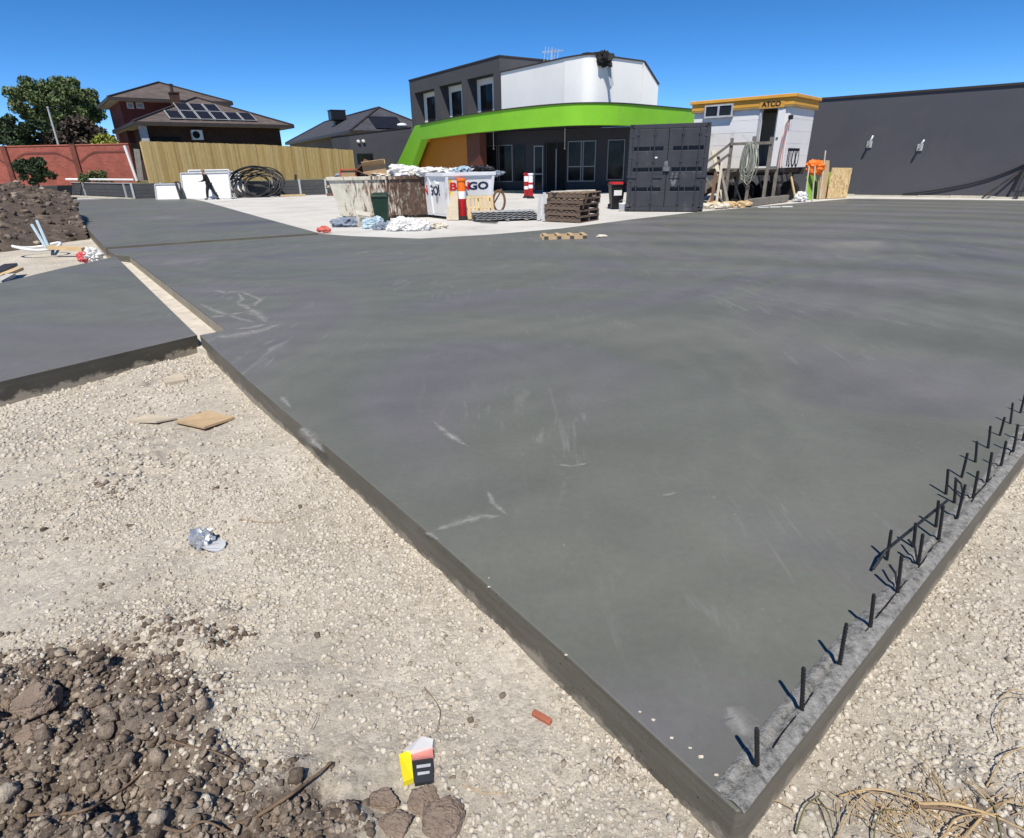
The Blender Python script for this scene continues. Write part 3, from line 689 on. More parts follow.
# timber clad recess between the leg and the glazing
s0 = Fac(FF.w(0), FF.w(1), .0).hit(408,150)[0]; FO = Fac(FF.w(0,.9), FF.w(5,.9)); a0, a1, a2 = FO.hit(400,150)[0], FO.hit(470.5,150)[0], FO.hit(483.5,150)[0]
mb = MB(); world_box(mb, FO, FO.hit(410.5,150)[0], a1, 0, .2, .1, ZB+.1); obj('orange_cladding', mb, MT['orange_timber'], build, True)
mb = MB(); world_box(mb, FO, a1, a2, -.25, .2, -.05, ZB+.1); obj('brown_pillar', mb, MT['brown_timber'], build, True)
def opening(px0, px1, ptop, pbot, name='window', mull=(), trans=(), frame='frame_silver', fw=.06, pane=None):
    x0, x1 = gx(px0), gx(px1); pm = (px0+px1)/2; z1, z0 = gz(pm, ptop), max(0.0, gz(pm, pbot))
    fr = MB(); 
    for a, b in ((x0, x0+fw), (x1-fw, x1)): world_box(fr, GW, a, b, -.05, -.002, z0, z1)
    for a, b in ((z0, z0+fw), (z1-fw, z1)): world_box(fr, GW, x0+fw, x1-fw, -.05, -.002, a, b)
    for m in mull:
        x = gx(m); world_box(fr, GW, x-fw/2, x+fw/2, -.048, -.002, z0+fw, z1-fw)
    for tz in trans:
        z = gz(pm, tz); world_box(fr, GW, x0+fw, x1-fw, -.044, -.002, z-fw/2, z+fw/2)
    f = obj(name, fr, MT[frame], build, True)
    g = MB(); world_box(g, GW, x0+fw, x1-fw, -.02, -.004, z0+fw, z1-fw); obj('pane', g, pane or M_GLASS, f, True)
    return f
opening(484.5,513,145,182,mull=(497.5,499.5)); opening(514,525,144.5,182,frame='frame_black')
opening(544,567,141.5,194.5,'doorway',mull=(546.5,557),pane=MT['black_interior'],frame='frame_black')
d = opening(534,543.5,145.5,195,'door',trans=(174,),frame='frame_silver',fw=.08); d['label'] = 'glazed entrance door standing open beside the dark doorway'
opening(567.5,595.5,140.7,181.6,mull=(581,583),trans=(166.5,)); opening(607,624,139.5,180,fw=.05)
# bright door edge strips in the doorway
mb = MB(); x = gx(556.5); world_box(mb, GW, x-.04, x+.04, -.09, -.055, 0, gz(556,149)); obj('door_edge', mb, MT['frame_silver'], build, True)
# rough threshold in front of the glazing
mb = MB(); world_box(mb, GW, -.2, gx(532), -1.0, -.01, -.05, .09); obj('threshold', mb, MT['pine_pale'], build, True)
for px, l in ((497.5, 1.0), (567, 1.1)):
    mb = MB(); p = GW.w(gx(px), -.5, ZB+.12); mb.tube([p, p - Vector((0,0,l))], .02, 6); mb.ball(p - Vector((0,0,l)), .05, 1); obj('hanging_cable', mb, MT['plastic_white'], build, True)
# upper charcoal block
DA, DB = G(409,81,8.0), G(499.4,56.4,8.0); DF = Fac(DA, DB); DL = DF.L
mb = MB(); world_box(mb, DF, 0, DL, .902, 9, .2, 8.0)
fr = MB()
def dx(px, py): return DF.hit(px, py)[0]
recs = []
for (pl, pr, pt) in ((415.2,435.2,(430,89.5)), (440.3,462.5,(452,83.4)), (468,494,(480,76.4))):
    recs.append((dx(pl,105), dx(pr,105), DF.hit(*pt)[1]))
xs_ = [0] + [v for r in recs for v in r[:2]] + [DL]
world_box(fr, DF, 0, recs[0][0], 0, .9, .2, 8.0); world_box(fr, DF, recs[0][1], recs[1][0], 0, .9, .2, 8.0); world_box(fr, DF, recs[1][1], recs[2][0], 0, .9, .2, 8.0); world_box(fr, DF, recs[2][1], DL, 0, .9, .2, 8.0)
for x0, x1, z in recs: world_box(fr, DF, x0, x1, 0, .9, z, 8.0)
obj('upper_block', fr, MT['dark_grey_render'], build, True); obj('block_core', mb, MT['dark_grey_render'], build, True)
cp = MB(); world_box(cp, DF, -.05, DL+.05, -.05, .3, 8.003, 8.08); world_box(cp, DF, DL-.25, DL+.05, .3, 9, 8.003, 8.08); obj('parapet_cap', cp, MT['gutter'], build, True)
for i, (x0, x1, z) in enumerate(recs):
    b = MB(); world_box(b, DF, x0+.002, x1-.002, .80, .897, 3.0, z-.003); r = obj('recess_panel', b, MT['white_render'], build, True)
    wl, wr, wt_ = ((427.7,435.1,97), (452.7,461.7,91.6), (481.6,492.6,84.6))[i]
    FD = Fac(DF.w(0,.8), DF.w(DL,.8)); wx0, wx1 = FD.hit(wl,105)[0], min(x1-.05, FD.hit(wr,105)[0]); wz = FD.hit((wl+wr)/2, wt_)[1]
    f = MB(); 
    for a, b2 in ((wx0, wx0+.07), (wx1-.07, wx1)): world_box(f, DF, a, b2, .74, .797, 4.6, wz)
    world_box(f, DF, wx0+.07, wx1-.07, .74, .797, wz-.07, wz); world_box(f, DF, wx0+.07, wx1-.07, .74, .797, 4.6, 4.67)
    fo = obj('window', f, MT['frame_black'], build, True); g = MB(); world_box(g, DF, wx0+.07, wx1-.07, .77, .79, 4.67, wz-.07); obj('pane', g, M_GLASS, fo, True)
# white rendered upper storey with rounded corner
wpx = [(500.9,72.8),(565,58.4),(577,56.4),(586,55.3),(595,55.2),(604,56.2),(614,57.9),(643,61.9)]
wp = [G(x, y, 7.0) for x, y in wpx]; wp2 = [Vector((p.x,p.y,0)) for p in [wp[0]] + catmull(wp[1:7], 6) + [wp[7]]]
RF = Fac(wp[6], wp[7]); rL = RF.hit(643,80)[0]; rE, rz = RF.hit(658.5,85)
depth = 9
poly = [(p.x, p.y) for p in wp2] + [tuple(RF.w(rL, depth)[:2]), tuple((DF.w(DL+.01, 6))[:2])]
mb = MB(); mb.prism(poly, ZT-.2, 7.0)
mb.slabxz([(0,0),(1,0),(1,1)], 0, 1) if False else None
prof = [(rL+.002, ZT-.2), (rE, ZT-.2), (rE, rz), (rL+.002, 7.0)]
vs = [RF.w(a, 0, z) for a, z in prof] + [RF.w(a, depth, z) for a, z in prof]
mb.add(vs, [(0,1,2,3), (7,6,5,4), (0,4,5,1), (1,5,6,2), (2,6,7,3), (3,7,4,0)])
wo = obj('white_storey', mb, MT['white_render'], build, True)
cp = MB()
for a, b in zip(wp2[:-1], wp2[1:]): cp.beam(a + Vector((0,0,7.035)), b + Vector((0,0,7.035)), .14, .07)
cp.beam(RF.w(rL,0,7.035), RF.w(rE,0,rz+.035), .14, .07); obj('parapet_trim', cp, MT['gutter'], build, True)
# crumpled black plastic over the parapet, antenna
p = V(604, 59, wp[5].y - .25)
mb = MB(); mb.ball((p.x, p.y, p.z), .46, 3, (1.0,.7,.85), .8, 3, freq=2.2); mb.ball((p.x-.75, p.y+.15, p.z+.2), .3, 3, (1.7,.7,.5), .7, 5, freq=2.2)
single('plastic_bundle', mb, MT['black_rubber'], 'crumpled black plastic bundle hanging over the white parapet', 'plastic bundle', (p.x, p.y, p.z-.4))
q0 = V(609.5, 67, wp[5].y - .05); q1 = V(610, 86, wp[5].y - .02)
mb = MB(); mb.beam(q0 + Vector((-.05,-.09,0)), q1 + Vector((.1,-.09,0)), .22, .012, up=(0,1,0)); single('shadow_strip', mb, MT['plaster_grey'], 'grey strip hanging down the white wall below the black plastic', 'strip', (q1.x, q1.y-.09, q1.z))  # grey strip imitates the shadow streak under the black plastic
bp = V(552, 60, 42)
bp.z = 7.0
ant = thing('roof_antenna', 'small grey antenna with thin rods on the roof behind the white wall', 'antenna', (bp.x, bp.y, 6.9))
mb = MB(); mb.tube([(0,0,0),(0,0,1.25)], .03, 6); obj('mast', mb, MT['galvanised'], ant)
mb = MB(); mb.beam((-.6,0,1.0),(.7,.2,1.1),.03,.03)
for i in range(9): mb.beam((-.55+.14*i,-.4,1.01+.011*i),(-.55+.14*i,.4,1.01+.011*i),.02,.02)
for i in range(5): mb.beam((-.5+.2*i,0,.5),(-.4+.2*i,0,1.3-.04*i),.02,.02)
obj('rods', mb, MT['galvanised'], ant)
# charcoal single storey wall left of the green leg
OBa, OBb = V(352,160,56), V(411,150,59.5); OB = Fac(OBa, OBb); zo0, zo1 = V(352,135,56).z, V(411,127.4,59.5).z; print('OB', zo0, zo1, OB.L); ob = thing('rendered_outbuilding', 'low charcoal rendered building with one small window beside the green leg', 'building', tuple(OB.A), OB.ang)
mb = MB(); mb.slabxz([(0,-.1),(OB.L+.2,-.1),(OB.L+.2,zo1),(0,zo0)], 0, 4); obj('wall', mb, MT['charcoal_render'], ob); mb = MB(); mb.beam((-.05,2,zo0+.035),(OB.L+.2,2,zo1+.035),4.1,.06); obj('roof_cap', mb, MT['gutter'], ob)
x0, z1 = OB.hit(356.5,153.5); x1, z0 = OB.hit(373.5,163)
mb = MB(); mb.box(x0, x1, -.05, -.002, z0, z1); f = obj('window', mb, MT['frame_black'], ob); mb = MB(); mb.box(x0+.07, x1-.07, -.06, -.052, z0+.07, z1-.07); obj('pane', mb, M_GLASS, f)
for px, py in ((358,141.5),(363,141.2)):
    x, z = OB.hit(px, py); mb = MB(); mb.lathe([(.05,0),(.14,.03),(.12,.16),(.05,.18)], 12); o = obj('wall_light', mb, MT['plastic_white'], ob); o.location = (x, -.001, z); o.rotation_euler = (PI/2, 0, 0)
# ------------------------------------------------------------------ hip roof houses
def hip_house(name, label, O, u, Lx, Dy, ze, zr, wallm, roofm, over=.6, base=.85, short=None):
    u = Vector((u.x,u.y,0)).normalized(); ang = math.atan2(u.y, u.x)
    h = thing(name, label, 'house', (O.x, O.y, base), ang) if label else None
    return h, u, Vector((-u.y,u.x,0)), ang
def hip_parts(root, x0, y0, Lx, Dy, ze, zr, wallm, roofm, over, zwall, eave_h=.22):
    r = min(Lx, Dy)/2; 
    if Lx >= Dy: ridge = [(x0+r, y0+Dy/2), (x0+Lx-r, y0+Dy/2)]
    else: ridge = [(x0+Lx/2, y0+r), (x0+Lx/2, y0+Dy-r)]
    c = [(x0,y0,ze),(x0+Lx,y0,ze),(x0+Lx,y0+Dy,ze),(x0,y0+Dy,ze)]
    a = (*ridge[0], zr); b = (*ridge[1], zr); mb = MB(); vs = c + [a, b]
    if abs(Lx-Dy) < .02: fs = [(0,1,4),(1,2,4),(2,3,4),(3,0,4)]; vs = c + [a]
    elif Lx > Dy: fs = [(0,1,5,4),(1,2,5),(2,3,4,5),(3,0,4)]
    else: fs = [(0,1,4),(1,2,5,4),(2,3,5),(3,0,4,5)]
    fs.append((3,2,1,0)); mb.add(vs, fs); roof = obj('roof', mb, roofm, root)
    hip = MB()
    for p, q in ((0,a),(1,a if Lx < Dy else b),(2,b),(3,b if Lx < Dy else a)): hip.beam(Vector(c[p]) + Vector((0,0,.05)), Vector(q) + Vector((0,0,.05)), .22, .1)
    if abs(Lx-Dy) >= .02: hip.beam(Vector(a)+Vector((0,0,.05)), Vector(b)+Vector((0,0,.05)), .22, .1)
    obj('ridge_caps', hip, MT['gutter'], roof)
    g = MB(); e = eave_h
    g.box(x0-.08, x0+Lx+.08, y0-.08, y0+.02, ze-e, ze+.03); g.box(x0-.08, x0+Lx+.08, y0+Dy-.02, y0+Dy+.08, ze-e, ze+.03); g.box(x0-.08, x0+.02, y0+.021, y0+Dy-.021, ze-e, ze+.03); g.box(x0+Lx-.02, x0+Lx+.08, y0+.021, y0+Dy-.021, ze-e, ze+.03)
    obj('gutter', g, MT['gutter'], roof)
    s = MB(); s.box(x0+.03, x0+Lx-.03, y0+.03, y0+Dy-.03, ze-e+.02, ze-.01); obj('soffit', s, MT['soffit'], roof)
    w = MB(); w.box(x0+over, x0+Lx-over, y0+over, y0+Dy-over, zwall, ze-e+.015); return roof, obj('wall', w, wallm, root)
h1O = G(133,121.6,5.0); _u = Vector((.80,.60,0)); h1R = min((h1O + _u*(k*.05) for k in range(100,400)), key=lambda q: abs(P(q)[0]-293)); print('H1R', P(h1R)); u = h1R - h1O; L1 = u.length; ang1 = math.atan2(u.y, u.x)
h1 = thing('brick_house', 'two storey maroon brick house with brown tiled hip roofs and rooftop solar panels', 'house', (h1O.x, h1O.y, .85), ang1)
H1 = Fac(h1O, h1R); D1 = 13.5; ZR1 = 6.45
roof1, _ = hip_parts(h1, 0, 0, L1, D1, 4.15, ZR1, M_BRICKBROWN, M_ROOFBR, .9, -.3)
# recess the porch at the left of the lower storey: a dark opening and a pale column
px0, pz0 = H1.hit(121,131); 
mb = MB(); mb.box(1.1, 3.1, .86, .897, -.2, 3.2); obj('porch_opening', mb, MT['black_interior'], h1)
mb = MB(); mb.box(.35, .85, .35, .8, -.2, 3.93); obj('porch_column', mb, MT['plaster_grey'], h1)
sl1 = (ZR1-4.15)/(D1/2 if D1 < L1 else L1/2)
def on_roof(x, y): return 4.15 + sl1*y
def panel(xa, xb, ya, yb):
    mb = MB(); z = lambda y: on_roof(0, y) + .14
    th = math.atan(sl1); M = Matrix.Translation((xa, ya, z(ya))) @ Matrix.Rotation(th, 4, 'X'); l = (yb-ya)/math.cos(th)
    mb.box(0, xb-xa, 0, l, -.04, 0, M); p = obj('solar_panel', mb, MT['galvanised'], h1)
    mb = MB(); mb.box(.06, xb-xa-.06, .06, l-.06, .002, .012, M); obj('cells', mb, MT['solar_cell'], p)
# fit rows from the picture: intersect with the front roof plane
def roof_hit(px, py):
    d = Vector(ray(px, py)); c0 = Vector(CAMP); Mi = Matrix.Rotation(-ang1, 3, 'Z'); o_ = Mi @ (c0 - Vector((h1O.x, h1O.y, .85))); dd = Mi @ d
    t = (4.15 + sl1*o_.y - o_.z)/(dd.z - sl1*dd.y); p_ = o_ + dd*t; return p_.x, p_.y
lx0, ly0 = roof_hit(170,120.5); lx1, ly1 = roof_hit(258,122.5); lx0b, ly1b = roof_hit(166.5,112.5); ux0, uy0 = roof_hit(184,112); ux1, uy1 = roof_hit(228,112); _, uyt = roof_hit(190,105.5)
wP = (lx1-lx0)/6; ya = max(.5,(ly0+ly1)/2); yb = ya + 1.75
for i in range(6): panel(lx0+i*wP+.03, lx0+(i+1)*wP-.03, ya, yb)
for i in range(3): panel(lx0+wP*1.0+i*wP+.03, lx0+wP*1.0+(i+1)*wP-.03, yb+.08, yb+1.8)
print('PANELS', lx0, lx1, ly0, ly1, yb, 'L1', L1)
# upper storey
zu = 7.2; a = G(108,97,zu); b = G(229,103.2,zu); Mi = Matrix.Rotation(-ang1, 3, 'Z')
la = Mi @ (a - Vector((h1O.x,h1O.y,.85))); lb = Mi @ (b - Vector((h1O.x,h1O.y,.85))); print('UPPER', la, lb)
ux, uy, uL, uD = la.x, la.y, max(8.0, lb.x-la.x), 9.5
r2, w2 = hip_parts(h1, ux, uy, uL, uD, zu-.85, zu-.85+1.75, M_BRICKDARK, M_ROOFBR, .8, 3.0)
H1U = Fac(h1O + Matrix.Rotation(ang1,3,'Z') @ Vector((0,uy+.8,0)), h1O + Matrix.Rotation(ang1,3,'Z') @ Vector((5,uy+.8,0)))
for pa, pb in ((126,134.3),(135.3,144.5)):
    x0, z1 = H1U.hit(pa,102.3); x1, z0 = H1U.hit(pb,108.8)
    mb = MB(); mb.box(x0, x1, uy+.74, uy+.797, z0-.85, z1-.85); f = obj('window', mb, MT['soffit'], h1); mb = MB(); mb.box(x0+.08, x1-.08, uy+.73, uy+.738, z0-.77, z1-.93); obj('pane', mb, MT['frame_silver'], f)
# chimney
CF = Fac(h1O + Matrix.Rotation(ang1,3,'Z') @ Vector((0,4.2,0)), h1O + Matrix.Rotation(ang1,3,'Z') @ Vector((5,4.2,0)))
x0, z1 = CF.hit(170.7,93); x1, _ = CF.hit(178.8,93)
mb = MB(); mb.box(x0, x1, 4.2, 5.1, 5.0, z1-.85); mb.box(x0-.06, x1+.06, 4.14, 5.16, z1-.845, z1-.75); ch = obj('chimney', mb, M_BRICKBROWN, h1); mb = MB(); mb.lathe([(.12,0),(.12,.5),(.16,.52),(.16,.6)], 10, ((x0+x1)/2-.1, 4.6, z1-.75)); obj('chimney_pot', mb, MT['gutter'], ch)
# air conditioner on the lower wall
AF = Fac(h1O + Matrix.Rotation(ang1,3,'Z') @ Vector((0,.9,0)), h1O + Matrix.Rotation(ang1,3,'Z') @ Vector((5,.9,0)))
x0, z1 = AF.hit(190,130); x1, z0 = AF.hit(203,140); z1 -= .85; z0 -= .85
mb = MB(); mb.box(x0, x1, .5, .895, z0, z1); ac = obj('air_conditioner', mb, MT['plastic_white'], h1, bev=.02)
mb = MB(); cxx = x0+(x1-x0)*.38; czz = (z0+z1)/2; rr = (z1-z0)*.38; mb.lathe([(rr,0),(rr*.95,.02),(rr*.3,.03)], 16); o = obj('fan_grille', mb, MT['black_interior'], ac); o.location = (cxx, .498, czz); o.rotation_euler = (PI/2,0,0)
# grey roofed house
h2C = G(350.5,130.5,4.9); h2L = G(285.6,143.2,4.9); w_ = (h2L-h2C); L2 = w_.length; wn = w_.normalized(); un = Vector((wn.y,-wn.x,0)); D2 = 9.3
ang2 = math.atan2(un.y, un.x); h2 = thing('tan_brick_house', 'low tan brick house with a grey tiled hip roof and rooftop cooler', 'house', (h2C.x, h2C.y, .85), ang2)
hip_parts(h2, 0, 0, D2, L2, 4.05, 6.49, M_BRICKTAN, M_ROOFGR, .45, -.3)
print('H2', L2, [P(h2C + un*(D2/2) + wn*(D2/2) + Vector((0,0,6.3-4.3)))], P(h2C+un*D2), 'H1peak', P(h1O + Matrix.Rotation(ang1,3,'Z') @ Vector((D1/2,D1/2,ZR1+.85-5))), P(h1O+Matrix.Rotation(ang1,3,'Z')@Vector((L1-D1/2,D1/2,ZR1+.85-5))), 'Upeak', P(h1O+Matrix.Rotation(ang1,3,'Z')@Vector((ux+min(uL,uD)/2,uy+uD/2,zu-.85+1.75+.85-5.0))))
s2 = (6.49-4.05)/(D2/2)
# cooler on the left roof face (x small), skylight on the front face (y small)
def roof2(px, py, face):
    d = Vector(ray(px, py)); Mi2 = Matrix.Rotation(-ang2, 3, 'Z'); o_ = Mi2 @ (Vector(CAMP) - Vector((h2C.x,h2C.y,.85))); dd = Mi2 @ d
    k = 'x' if face == 'L' else 'y'; t = (4.05 + s2*getattr(o_,k) - o_.z)/(dd.z - s2*getattr(dd,k)); return o_ + dd*t
p = roof2(338,124,'L'); mb = MB(); mb.box(-.85,.85,-.75,.75,.35,1.35); ac = obj('rooftop_cooler', mb, MT['plastic_black'], h2, bev=.08); ac.location = p
mb = MB(); mb.box(-.4,.4,-.35,.35,-.4,.36); mb.box(-.9,.9,-.8,.8,1.353,1.42); obj('cooler_base', mb, MT['gutter'], ac)
p0 = roof2(386.5,123.5,'F'); th = math.atan(s2); mb = MB(); mb.box(-1.5,1.5,-1.3,1.3,.03,.12, Matrix.Rotation(th,4,'X')); sk = obj('roof_panel', mb, MT['solar_cell'], h2); sk.location = p0
p0 = roof2(402,126.5,'F'); mb = MB(); mb.ball((0,0,.12),.42,2,(1.3,1,.5)); sk = obj('skylight_dome', mb, MT['plastic_white'], h2, smooth=True); sk.location = p0
# downpipe
mb = MB(); mb.box(.36,.46,.30,.43,-.3,3.3); obj('downpipe', mb, MT['soffit'], h2)
# ------------------------------------------------------------------ right hand boundary wall
WA, WB = G(846,195.3), G(1024,198.3); WF = Fac(WA, WB)
_, zt1 = WF.hit(1020,83.2); _, zt2 = WF.hit(836,100.2); ztop = (zt1+zt2)/2; print('wall tops', zt1, zt2)
wall = thing('boundary_wall', 'long charcoal rendered boundary wall with metal capping at the right', 'wall', tuple(WF.A), WF.ang)
mb = MB(); mb.box(-8, 14, 0, .25, -.2, ztop); obj('wall_face', mb, MT['charcoal_render'], wall); mb = MB(); mb.box(-8, 14, -.06, .31, ztop+.002, ztop+.09); obj('wall_capping', mb, MT['gutter'], wall)
mb = MB()
x = -.5
while x < 12:
    l = random.uniform(.5, 1.6); mb.box(x, x+l, -.22-random.random()*.12, -.003, -.1, .03+random.random()*.05); x += l + random.uniform(-.0, .03)
o = obj('wall_kerb', mb, MT['pale_timber'], wall)
for i, (px, py, lab) in enumerate(((869.5,144.5,'pale conduit stub jutting from the charcoal wall, nearer the site cabin'), (920,147.5,'pale conduit stub jutting from the charcoal wall, nearer the metal gate'))):
    x, z = WF.hit(px, py); st = thing('conduit_stub', lab, 'conduit', tuple(WF.w(x, -.002, z)), WF.ang, 'conduit stubs on the boundary wall')
    mb = MB(); mb.box(-.11,.11,-.06,0,-.14,.14); obj('wall_box', mb, MT['galvanised'], st, bev=.015)
    mb = MB(); mb.tube([(0,-.06,0),(.02,-.2,.02),(.06,-.32,.08),(.12,-.38,.22),(.16,-.38,.36 if i == 0 else .3)], [.05,.055,.05,.04,.03], 8); obj('conduit', mb, MT['plastic_white'], st, smooth=True)
# cable, shadow bar and gate at the right
mb = MB(); pts = []
for px, py in ((903,194.5),(935,190.5),(965,185),(990,178.5),(1015,169),(1040,157)):
    x, z = WF.hit(px, py); pts.append(WF.w(x, -.06, z))
mb.tube(catmull(pts, 6), .028, 6); single('drooping_cable', mb, MT['black_pipe'], 'black cable drooping along the foot of the charcoal wall', 'cable', tuple(pts[0]), smooth=True)
x0, z0 = WF.hit(984,195); x1, z1 = WF.hit(1022,170); mb = MB(); mb.beam(WF.w(x0,-.5,.0), WF.w(x1,-.12,z1), .06, .06); single('shadow_bar', mb, MT['steel_dark'], 'thin dark steel prop leaning on the charcoal wall below the gate', 'prop', tuple(WF.w(x0,-.5,0)))  # dark bar placed to draw the slanting shadow on the wall
gx0, gz0 = WF.hit(1013.5,190); gx1, gz1 = WF.hit(1024,153)
gt = thing('metal_gate', 'dark metal gate panel leaning on the charcoal wall at the right edge', 'gate', tuple(WF.w(gx0,-.35,0)), WF.ang)
tl = Matrix.Rotation(-.18, 4, 'X')
mb = MB()
for a, b in (((0,0,.28),(.28,0,1.9)), ((0,0,.28),(2.6,0,.28)), ((.28,0,1.9),(2.6,0,1.9)), ((2.6,0,.28),(2.6,0,1.9))): mb.beam(tl @ Vector(a), tl @ Vector(b), .07, .07)
obj('gate_frame', mb, MT['steel_dark'], gt); mb = MB()
for i in range(1, 14): mb.beam(tl @ Vector((.1+.18*i,0,.3)), tl @ Vector((.1+.18*i+.05,0,1.88)), .02, .02)
obj('gate_bars', mb, MT['steel_dark'], gt); mb = MB()
for x in (.2, 2.4): mb = MB(); mb.box(x-.04, x+.04, -.04, .04, 0, .3); obj('gate_foot', mb, MT['steel_dark'], gt)
# ================================================================== CONTAINER, CABIN
A, B, cw, ca = span((624.6,210.8), (700.3,212)); ca = -math.radians(17.5); cw = 2.66
base = (A + B)/2; zc = V(668, 123.2, base.y).z; print('container', (B-A).length, 'top', zc)
ct = thing('shipping_container', 'dark navy grey shipping container with closed double doors', 'shipping container', (base.x+.06, base.y, -.02), ca)
hw = cw/2; CH = zc + .02; cp_ = MT['container_paint']
mb = MB()
for i in range(40):
    x = .16 + i*.146
    for sx in (-1, 1): mb.box(sx*hw - (.035 if sx > 0 else -.001), sx*hw + (.035 if sx < 0 else -.001), x, x+.075, .16, CH-.12)
mb.box(-hw+.037, hw-.037, .15, 6.0, .12, CH-.06); obj('body', mb, cp_, ct)
mb = MB()
for sx in (-1, 1):
    mb.box(sx*hw - (.12 if sx > 0 else 0), sx*hw + (.12 if sx < 0 else 0), 0, .14, .15, CH-.13)
    mb.box(sx*hw - (.1 if sx > 0 else 0), sx*hw + (.1 if sx < 0 else 0), 5.95, 6.06, .15, CH-.13)
    mb.box(sx*hw - (.07 if sx > 0 else -.002), sx*hw + (.07 if sx < 0 else -.002), .141, 5.94, .02, .15); mb.box(sx*hw - (.07 if sx > 0 else -.002), sx*hw + (.07 if sx < 0 else -.002), .141, 5.94, CH-.13, CH-.02)
mb.box(-hw+.17, hw-.17, .005, .139, CH-.15, CH-.01); mb.box(-hw+.17, hw-.17, .005, .139, .03, .16); obj('frame', mb, cp_, ct, bev=.008)
for sx in (-1, 1):
    for z in (.0, CH-.125):
        for y in (-.01, 5.91):
            mb = MB(); mb.box(sx*hw-(.17 if sx > 0 else 0), sx*hw+(.17 if sx < 0 else 0), y, y+.16, z, z+.122); cc = obj('corner_casting', mb, cp_, ct, bev=.01)
            if y < 0: mb = MB(); mb.box(sx*(hw-.085)-.04, sx*(hw-.085)+.04, -.014, -.0105, z+.03, z+.09); obj('casting_hole', mb, MT['black_interior'], cc)
zs0, zs1 = .165, CH-.16; hd = zs1 - zs0
for sx in (-1, 1):
    x0, x1 = (-hw+.125, -.006) if sx < 0 else (.006, hw-.125)
    mb = MB(); mb.box(x0, x1, .085, .13, zs0, zs1)
    gap = [zs0 + hd*k for k in (.235, .49, .755)]; gh = .125
    z = zs0
    xm = (x0+x1)/2
    for gk in gap + [None]:
        ztop_ = (gk - gh/2) if gk else zs1
        mb.box(x0+.0, x1-.0, .0, .084, z, ztop_)
        if gk:
            for xa, xb in ((x0, x0+.05), (xm-.02, xm+.02), (x1-.16 if sx < 0 else x1-.05, x1)) if sx < 0 else ((x0, x0+.16), (xm+.03, xm+.07), (x1-.05, x1)): mb.box(xa, xb, .0, .084, ztop_, ztop_+gh)
            z = gk + gh/2
    d = obj('door', mb, cp_, ct, bev=.012)
    for fx in (.16, .62) if sx < 0 else (.38, .84):
        xr = x0 + (x1-x0)*fx; mb = MB(); mb.tube([(xr,-.035,zs0-.08),(xr,-.035,zs1+.08)], .017, 8)
        for zz in (.06, .3, .6, .94): mb.box(xr-.04, xr+.04, -.05, -.001, zs0+hd*zz-.03, zs0+hd*zz+.03)
        lr = obj('lock_rod', mb, MT['container_rod'], d)
        if True: mb = MB(); mb.box(xr, xr+.34*(-sx if fx in (.62,.38) else sx), -.065, -.052, zs0+hd*.40, zs0+hd*.40+.035); obj('handle', mb, MT['container_rod'], lr)
    for zz in (.08, .35, .65, .92):
        mb = MB(); xh = x0 if sx < 0 else x1; mb.box(xh-.05, xh+.05, -.012, -.001, zs0+hd*zz-.06, zs0+hd*zz+.06); obj('hinge', mb, cp_, d)
smud = mat('rubbed_paint', (.13,.135,.15), .7, .4, 9, 0)
mb = MB(); mb.box(-.11,.10,-.075,-.012,zs0+hd*.47,zs0+hd*.47+.15); mb.ball((-.02,-.05,zs0+hd*.47+.22),.08,2,(1,.2,1.3),.4); obj('lock_box', mb, smud, ct)
mb = MB(); mb.box(-.42,-.34,-.004,-.0005,zs0+hd*.635,zs0+hd*.645+.02); obj('sticker', mb, MT['letter_white'], ct)
smud = mat('rubbed_paint', (.13,.135,.15), .7, .4, 9, 0)
for pts in ([(.14,.36),(.19,.44),(.24,.45),(.22,.36),(.25,.33),(.30,.38),(.34,.45),(.38,.44),(.36,.34),(.30,.28),(.22,.28)],):
    mb = MB(); mb.slabxz([(x, zs0+hd*(z)) for x, z in pts], -.004, -.0006); obj('rubbed_mark', mb, smud, ct)
# ------------------------------------------------------------------ site cabin
cg = G(781,203); Yc = cg.y; ctop = V(795.4,93, Yc).z; print('cabin corner', cg, 'top', ctop)
Ct = G(795.4, 93, ctop); At = G(692.5,101.8,ctop); Et = G(826.3,96.6,ctop)
CFm = Fac(At, Ct); cl = CFm.L; ce = (Et-Ct).length; ang_e = (Et-Ct).normalized(); print('cabin', cl, ce, 'perp', ang_e.dot(CFm.d))
depth_c = 2.95
_, zfl = CFm.hit(740,168.2); _, zfa = CFm.hit(700,110.2); _, zfa2 = CFm.hit(789,105.5); zfas = (zfa+zfa2)/2; print('floor', zfl, 'fascia bottom', zfas)
cb_ = thing('site_cabin', 'white site cabin on a raised chassis with an orange yellow roof band', 'site cabin', tuple(CFm.A), CFm.ang)
x_d0, x_d1 = CFm.hit(757.5,140)[0], CFm.hit(772.5,140)[0]; zd1 = CFm.hit(768,108.6)[1]; zd0 = zfl+.06
inx = .10
mb = MB(); mb.box(inx, x_d0, .1, .22, zfl, zfas); mb.box(x_d1, cl-inx, .1, .22, zfl, zfas); mb.box(x_d0, x_d1, .1, .22, zd1, zfas); mb.box(x_d0, x_d1, .1, .22, zfl, zd0)
mb.box(cl-inx-.12, cl-inx, .221, depth_c-.1, zfl, zfas); mb.box(inx, inx+.12, .221, depth_c-.1, zfl, zfas); mb.box(inx+.121, cl-inx-.121, depth_c-.22, depth_c-.1, zfl, zfas)
obj('wall', mb, MT['cabin_white'], cb_)
mb = MB(); mb.box(inx+.12, cl-inx-.12, .22, depth_c-.22, zfl-.02, zfl+.05); obj('floor', mb, MT['grey_timber'], cb_)
